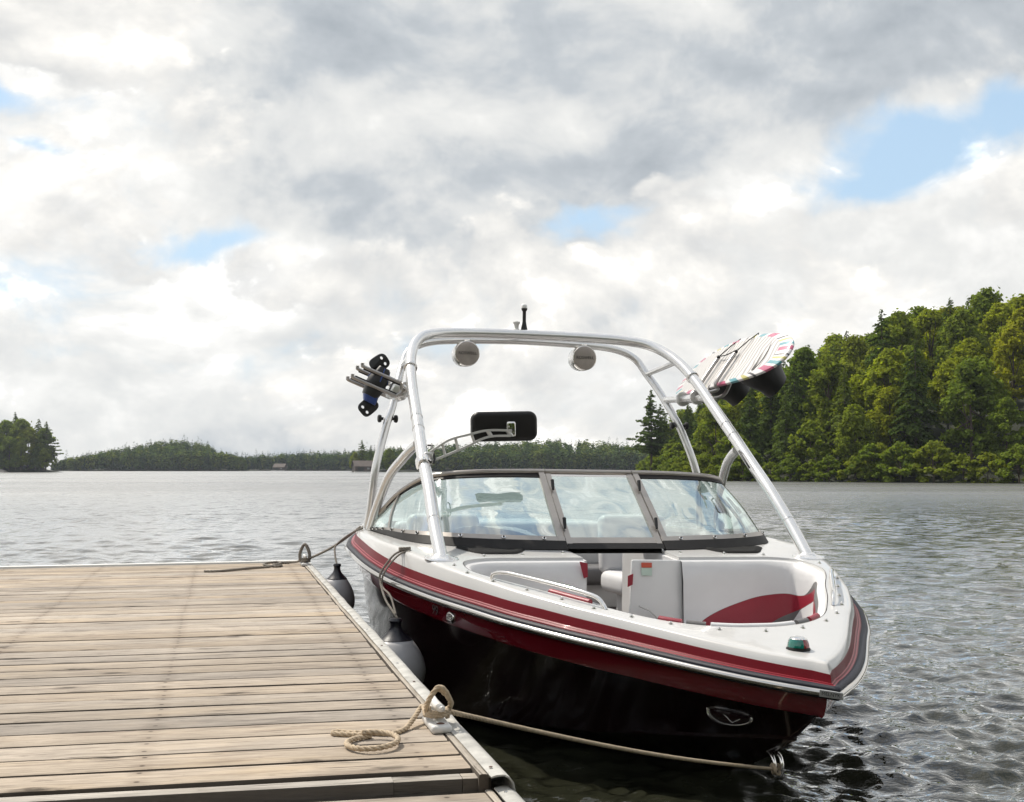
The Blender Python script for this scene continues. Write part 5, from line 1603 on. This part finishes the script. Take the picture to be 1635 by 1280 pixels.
        tube('fork_root', LA(catmull(e_, 5)), .0125, 'fork_grey', rk2, 10)
    # ski binding held in it
    sk = empty('ski_binding'); 
    ctr = np.array([-1.45, 1.165, 1.845]); axn = np.array([.05, -.44, .89]); axn /= np.linalg.norm(axn)
    sx = np.array([1., 0, 0]); sy = np.cross(axn, sx); sy /= np.linalg.norm(sy); sx = np.cross(sy, axn)
    loc = BM @ Vector(L(*ctr)); B3 = BM.to_3x3()
    X = B3 @ Vector(L(*sx)); Zv = B3 @ Vector(L(*axn)); Yv = Zv.cross(X)
    sk.matrix_world = Matrix(((X.x, Yv.x, Zv.x, loc.x), (X.y, Yv.y, Zv.y, loc.y), (X.z, Yv.z, Zv.z, loc.z), (0, 0, 0, 1))) @ Matrix.Scale(.82, 4)
    tag(sk, 'black and blue ski boot binding held in the starboard tower rack', 'ski binding')
    def body(name, secs, m_):
        V = []; F = []; m = 18
        for z, a, b_, oy in secs:
            for k in range(m):
                t = 2 * math.pi * k / m
                V.append((a * math.copysign(abs(math.cos(t)) ** .7, math.cos(t)), oy + b_ * math.copysign(abs(math.sin(t)) ** .7, math.sin(t)), z))
        for i in range(len(secs) - 1):
            for k in range(m): a, b = i * m + k, i * m + (k + 1) % m; F.append((a, b, b + m, a + m))
        F.append(tuple(range(m))[::-1]); F.append(tuple((len(secs) - 1) * m + k for k in range(m)))
        return sharp(add(name, V, F, m_, sk), 45)
    body('boot_shell', [(-.11, .075, .062, 0), (-.02, .085, .080, 0), (.03, .083, .076, 0), (.12, .058, .052, .0), (.135, .052, .046, 0)], 'boot_black')
    body('toe_wrap', [(-.155, .055, .050, .02), (-.12, .070, .060, .01), (-.085, .076, .064, 0)], 'boot_blue')
    for sy_ in (1, -1):
        tube('side_seam', [(.03 * sy_, sy_ * .079, .02), (.02 * sy_, sy_ * .066, .07), (.012 * sy_, sy_ * .050, .125)], .005, 'boot_blue', sk, 6)
        tube('side_seam', [(sy_ * .088, .01, .02), (sy_ * .075, .006, .07), (sy_ * .058, 0, .125)], .005, 'boot_blue', sk, 6)
    def plate(name, z, oy, tilt):
        # rounded plate with two holes
        bm = bmesh.new()
        outer = []; n_ = 28
        for k in range(n_):
            t = 2 * math.pi * k / n_
            outer.append(Vector((.062 * math.copysign(abs(math.cos(t)) ** .6, math.cos(t)), .075 * math.copysign(abs(math.sin(t)) ** .6, math.sin(t)))))
        holes_ = [[Vector((cx + .013 * math.cos(2 * math.pi * k / 10), .035 + .010 * math.sin(2 * math.pi * k / 10))) for k in range(10)] for cx in (-.026, .026)]
        pts = outer + holes_[0] + holes_[1]
        ed = [(i, (i + 1) % n_) for i in range(n_)] + [(n_ + i, n_ + (i + 1) % 10) for i in range(10)] + [(n_ + 10 + i, n_ + 10 + (i + 1) % 10) for i in range(10)]
        vv, ee, ff, _, _, _ = delaunay_2d_cdt(pts, ed, [], 0, 1e-6)
        fs = []
        for f in ff:
            c = sum((vv[i] for i in f), Vector((0, 0))) / len(f)
            if not any((c - sum(h, Vector((0, 0))) / 10).length < .0115 for h in holes_): fs.append(f)
        rt = Matrix.Rotation(tilt, 3, 'X') @ Matrix.Rotation(math.pi / 2, 3, 'Y') @ Matrix.Rotation(math.pi / 2, 3, 'Z'); V = []
        for dz in (0, .007):
            for v in vv:
                q = rt @ Vector((v.x, v.y, dz - .02 * (v.x / .06) ** 2)); V.append((q.x, q.y + oy, q.z + z))
        nv = len(vv); F = [tuple(f)[::-1] for f in fs] + [tuple(i + nv for i in f) for f in fs]
        cnt = {}
        for f in fs:
            for i in range(len(f)):
                e = (f[i], f[(i + 1) % len(f)]); cnt[e] = cnt.get(e, 0) + 1
        for (a, b) in cnt:
            if (b, a) not in cnt: F.append((a, b, b + nv, a + nv))
        add(name, V, F, 'boot_black', sk, False)
    plate('end_plate', .150, -.05, -.5)
    plate('end_plate', -.185, .03, 2.75)
build_rack_and_board()

# ================================================================== fenders
def fender(pos, r, h, label, line_pts, m_line='rope_grey'):
    t = empty('boat_fender', pos); tag(t, label, 'fender', 'fenders between dock and boat')
    prof = []
    for i in range(15):
        f = i / 14; z = h * .74 * f
        rr = r * math.sqrt(max(0, 1 - ((f - .46) / .47) ** 2)) if f < .46 else r * math.cos((f - .46) / .54 * 1.02) ** 1.0
        prof.append((max(rr, .004), z))
    lathe('body', (0, 0, 0), (0, 0, 1), prof, 'fender_grey', t, 36, 60)
    rt = prof[-1][0]
    lathe('cap', (0, 0, h * .735), (0, 0, 1), [(rt + .003, -.006), (rt + .004, 0), (rt * .86, h * .035), (rt * .50, h * .10), (rt * .36, h * .15), (rt * .34, h * .20), (rt * .44, h * .235), (rt * .36, h * .262), (.003, h * .268)], 'fender_cap', t, 30, 50)
    V, F = rope_geo(np.array(line_pts) - np.array(pos), .0062)
    add('hanging_line', V, F, m_line, t)
P = (-.585, 6.38, .175)
top = np.array([P[0], P[1], P[2] + .40])
c0 = np.array(BW(-.22, 1.185, .873)); r0 = np.array(BW(-.20, 1.312, .765)); r1 = np.array(BW(-.18, 1.318, .715))
mid = (c0 + r0) / 2 + np.array([0, 0, .03])
fender(P, .152, .40, 'grey teardrop fender hanging by rope from the starboard cleat, nearer of two', catmull([c0 + [0, 0, .01], mid, r0, r1, (r1 + top) / 2 + [-.012, 0, 0], top + [0, 0, .012], top + [.012, 0, -.012]], 10))
bpy.data.objects['boat_fender']
V, F = rope_geo(catmull([c0 + [.03, -.02, .008], mid + [.025, -.02, 0], r0 + [.02, -.035, 0], r1 + [.012, -.025, -.02], (r1 + top) / 2 + [.012, 0, 0.02], top + [.0, 0, .02]], 10), .0055)
o = add('hanging_line', V, F, 'rope_grey', bpy.data.objects['boat_fender']); o.matrix_parent_inverse = Matrix.Translation(P).inverted()
V, F = rope_geo(np.array([c0 + np.array([.028 * math.cos(a), .020 * math.sin(a), .004 + .004 * a * .3]) for a in np.linspace(0, 12.5, 60)]), .006)
o = add('cleat_hitch', V, F, 'rope_grey', bpy.data.objects['boat_fender']); o.matrix_parent_inverse = Matrix.Translation(P).inverted()
P2 = (-1.055, 7.63, .415)
top = np.array([P2[0], P2[1], P2[2] + .33])
a0 = np.array(BW(-1.50, 1.225, .935)); a1 = np.array(BW(-1.36, 1.385, .84))
fender(P2, .108, .34, 'grey teardrop fender with black cap near the far dock corner, farther of two', catmull([a0, (a0 + a1) / 2 + [0, 0, .02], a1 + [-.02, 0, .0], (a1 + top) / 2 + [-.02, 0, 0], top], 10), 'rope_grey')

# ================================================================== mooring ropes
def ring_path(c, rx, ry, a0, a1, n, z0, z1, rz=0):
    out_ = []
    for a in np.linspace(a0, a1, n):
        x, y = rx * math.cos(a), ry * math.sin(a)
        out_.append((c[0] + x * math.cos(rz) - y * math.sin(rz), c[1] + x * math.sin(rz) + y * math.cos(rz), z0 + (z1 - z0) * (a - a0) / (a1 - a0)))
    return out_
def bow_line():
    t = empty('mooring_rope', (CN[0], CN[1], DZ)); tag(t, 'tan twisted bow line from the near cleat to the bow eye, tail coiled on planks', 'rope')
    inv = np.array([CN[0], CN[1], DZ]); r = .0069
    eye = np.array(BW(1.722, 0, .118)); st_ = np.array([CN[0] + .028, CN[1] + .01, DZ + .040])
    n = 24; f = np.linspace(0, 1, n)[:, None]; line = st_ + (eye - st_) * f; line[:, 2] -= .022 * np.sin(np.pi * f[:, 0])
    V, F = rope_geo(line - inv, r); add('taut_line', V, F, 'rope', t)
    # knot at the bow eye
    d = (eye - st_) / np.linalg.norm(eye - st_)
    K = []
    for a in np.linspace(0, 4 * math.pi, 50):
        K.append(eye - d * (.055 - .035 * a / (4 * math.pi)) + np.array([0, .016 * math.cos(a), .016 * math.sin(a)]))
    K += [tuple(eye + np.array([.012 * math.cos(a), .03 * math.sin(a) * .4, .018 * math.sin(a)])) for a in np.linspace(0, 6, 20)]
    V, F = rope_geo(np.array(K) - inv, .007); add('eye_knot', V, F, 'rope', t)
    # turns round the cleat
    rz = CRZ; c = CN
    W_ = ring_path(c, .027, .042, -.6, -.6 + 4 * math.pi * 1.05, 90, DZ + .032, DZ + .048, rz)
    V, F = rope_geo(np.array(W_) - inv, r * .95); add('cleat_turn', V, F, 'rope', t)
    def ob(x, y, z): return np.array([c[0] + x * math.cos(rz) - y * math.sin(rz), c[1] + x * math.sin(rz) + y * math.cos(rz), DZ + z])
    for k, (x0, yy, hz) in enumerate(((.026, -.050, .112), (.030, -.034, .104))):
        H = catmull([ob(.030, .01, .038), ob(x0 + .004, yy * .5, .066), ob(.014, yy, hz - .012), ob(-.004, yy - .002, hz), ob(-.022, yy, hz - .020), ob(-.030, yy * .6, .062), ob(-.026, .01, .036)], 8)
        V, F = rope_geo(H - inv, r * .95); add('cleat_loop', V, F, 'rope', t)
    # tail and coil
    z = DZ + r
    T = [ob(-.028, .0, .034), np.array([-.232, 3.30, DZ + .040]), np.array([-.248, 3.245, DZ + .022]), np.array([-.268, 3.165, z]), np.array([-.300, 3.118, z]), np.array([-.345, 3.122, z]), np.array([-.395, 3.128, z]), np.array([-.428, 3.135, z + .001]), np.array([-.440, 3.125, z + .001]), np.array([-.428, 3.113, z]), np.array([-.385, 3.105, z]), np.array([-.345, 3.092, z])]
    cc = np.array([-.329, 3.005])
    coil = ring_path(cc, .060, .078, 1.75, 1.75 + 2 * math.pi * 1.06, 40, z, z + .012)
    V, F = rope_geo(catmull(np.vstack([T, coil[2:]]), 5) - inv, r); add('coiled_tail', V, F, 'rope', t)
bow_line()
def stern_line():
    t = empty('mooring_rope', (CF[0], CF[1], DZ)); tag(t, 'brown stern line from the far dock cleat up to the gunwale', 'rope')
    inv = np.array([CF[0], CF[1], DZ]); r = .0085
    a = np.array([CF[0] + .03, CF[1], DZ + .05]); b = np.array(BW(-1.55, 1.225, .948))
    f = np.linspace(0, 1, 14)[:, None]; line = a + (b - a) * f; line[:, 2] -= .02 * np.sin(np.pi * f[:, 0])
    V, F = rope_geo(line - inv, r); add('taut_line', V, F, 'rope_grey', t)
    K = ring_path(CF, .03, .05, 0, 12.6, 60, DZ + .03, DZ + .05, CRZ)
    V, F = rope_geo(np.array(K) - inv, r); add('cleat_turn', V, F, 'rope_grey', t)
    for q in (-.03, .01):
        H = catmull([(CF[0] + .03, CF[1] + q, DZ + .04), (CF[0] + .03, CF[1] + q, DZ + .09), (CF[0] + .0, CF[1] + q, DZ + .145), (CF[0] - .03, CF[1] + q, DZ + .09), (CF[0] - .03, CF[1] + q, DZ + .04)], 7)
        V, F = rope_geo(H - inv, r); add('cleat_loop', V, F, 'rope_grey', t)
    z = DZ + r
    T = [(-1.42, 8.52, DZ + .04), (-1.47, 8.62, z + .01), (-1.56, 8.67, z), (-1.62, 8.60, z), (-1.585, 8.50, z), (-1.535, 8.42, z), (-1.56, 8.33, z), (-1.64, 8.36, z + .01), (-1.63, 8.46, z + .014), (-1.565, 8.50, z + .016), (-1.545, 8.40, z + .012), (-1.60, 8.30, z), (-1.68, 8.22, z), (-1.76, 8.08, z), (-1.85, 7.95, z), (-1.93, 7.93, z)]
    V, F = rope_geo(catmull(np.array(T), 8) - inv, r); add('loose_tail', V, F, 'rope_grey', t)
stern_line()

# ================================================================== the shore the dock reaches out from
def near_shore():
    gx = np.linspace(-70, 70, 29); gy = np.linspace(-60, -5, 12)
    V = [(x, y, min(6.5, max(-.8, (-7 - y + 1.2 * math.sin(x * .3)) * .16))) for y in gy for x in gx]; n = len(gx)
    F = [(j * n + i, j * n + i + 1, (j + 1) * n + i + 1, (j + 1) * n + i) for j in range(len(gy) - 1) for i in range(n - 1)]
    tag(add('near_shore', V, F, 'forest_floor'), kind='structure')
    rng = np.random.default_rng(77); C = []; N = []; S = []; I = []
    for k in range(85):
        x = rng.uniform(-60, 60); y = rng.uniform(-42, -11); h = rng.uniform(7, 12); z0 = max(0, (-7 - y) * .16)
        m = 230; d = rng.normal(size=(m, 3)); d /= np.linalg.norm(d, axis=1)[:, None]
        c = d * np.array([h * .27, h * .27, h * .46]) * rng.uniform(.5, 1.05, (m, 1)) + np.array([x, y, z0 + h * .52])
        C.append(c); N.append(d + rng.normal(size=(m, 3)) * .5); S.append(rng.uniform(.35, .8, m)); I += [int(rng.random() < .5)] * m
    me = quads_mesh('shore_wood', np.concatenate(C), np.concatenate(N), np.concatenate(S), ['needle_dark', 'leaf_mid'], I, rng=rng)
    o = bpy.data.objects.new('shore_wood', me); COL.objects.link(o)
    tag(o, 'wood on the near shore the dock belongs to', 'forest', kind='stuff')
near_shore()

# ================================================================== the air over the lake
def haze():
    V, F = box_geo((20, 350, 24), (1500, 900, 56), None, 0)
    m = bpy.data.materials.new('haze_air'); m.use_nodes = True
    T = NT(m.node_tree); T.n.clear()
    v = T.node('ShaderNodeVolumePrincipled'); v.inputs['Color'].default_value = (.80, .88, .98, 1); v.inputs['Density'].default_value = .00016
    v.inputs['Anisotropy'].default_value = .2
    o = T.node('ShaderNodeOutputMaterial'); T.l.new(v.outputs[0], o.inputs['Volume'])
    MATS['haze'] = m
    h = add('haze', V, F, 'haze', None, False)
    tag(h, 'thin pale summer haze over the lake', 'haze', kind='stuff')
haze()
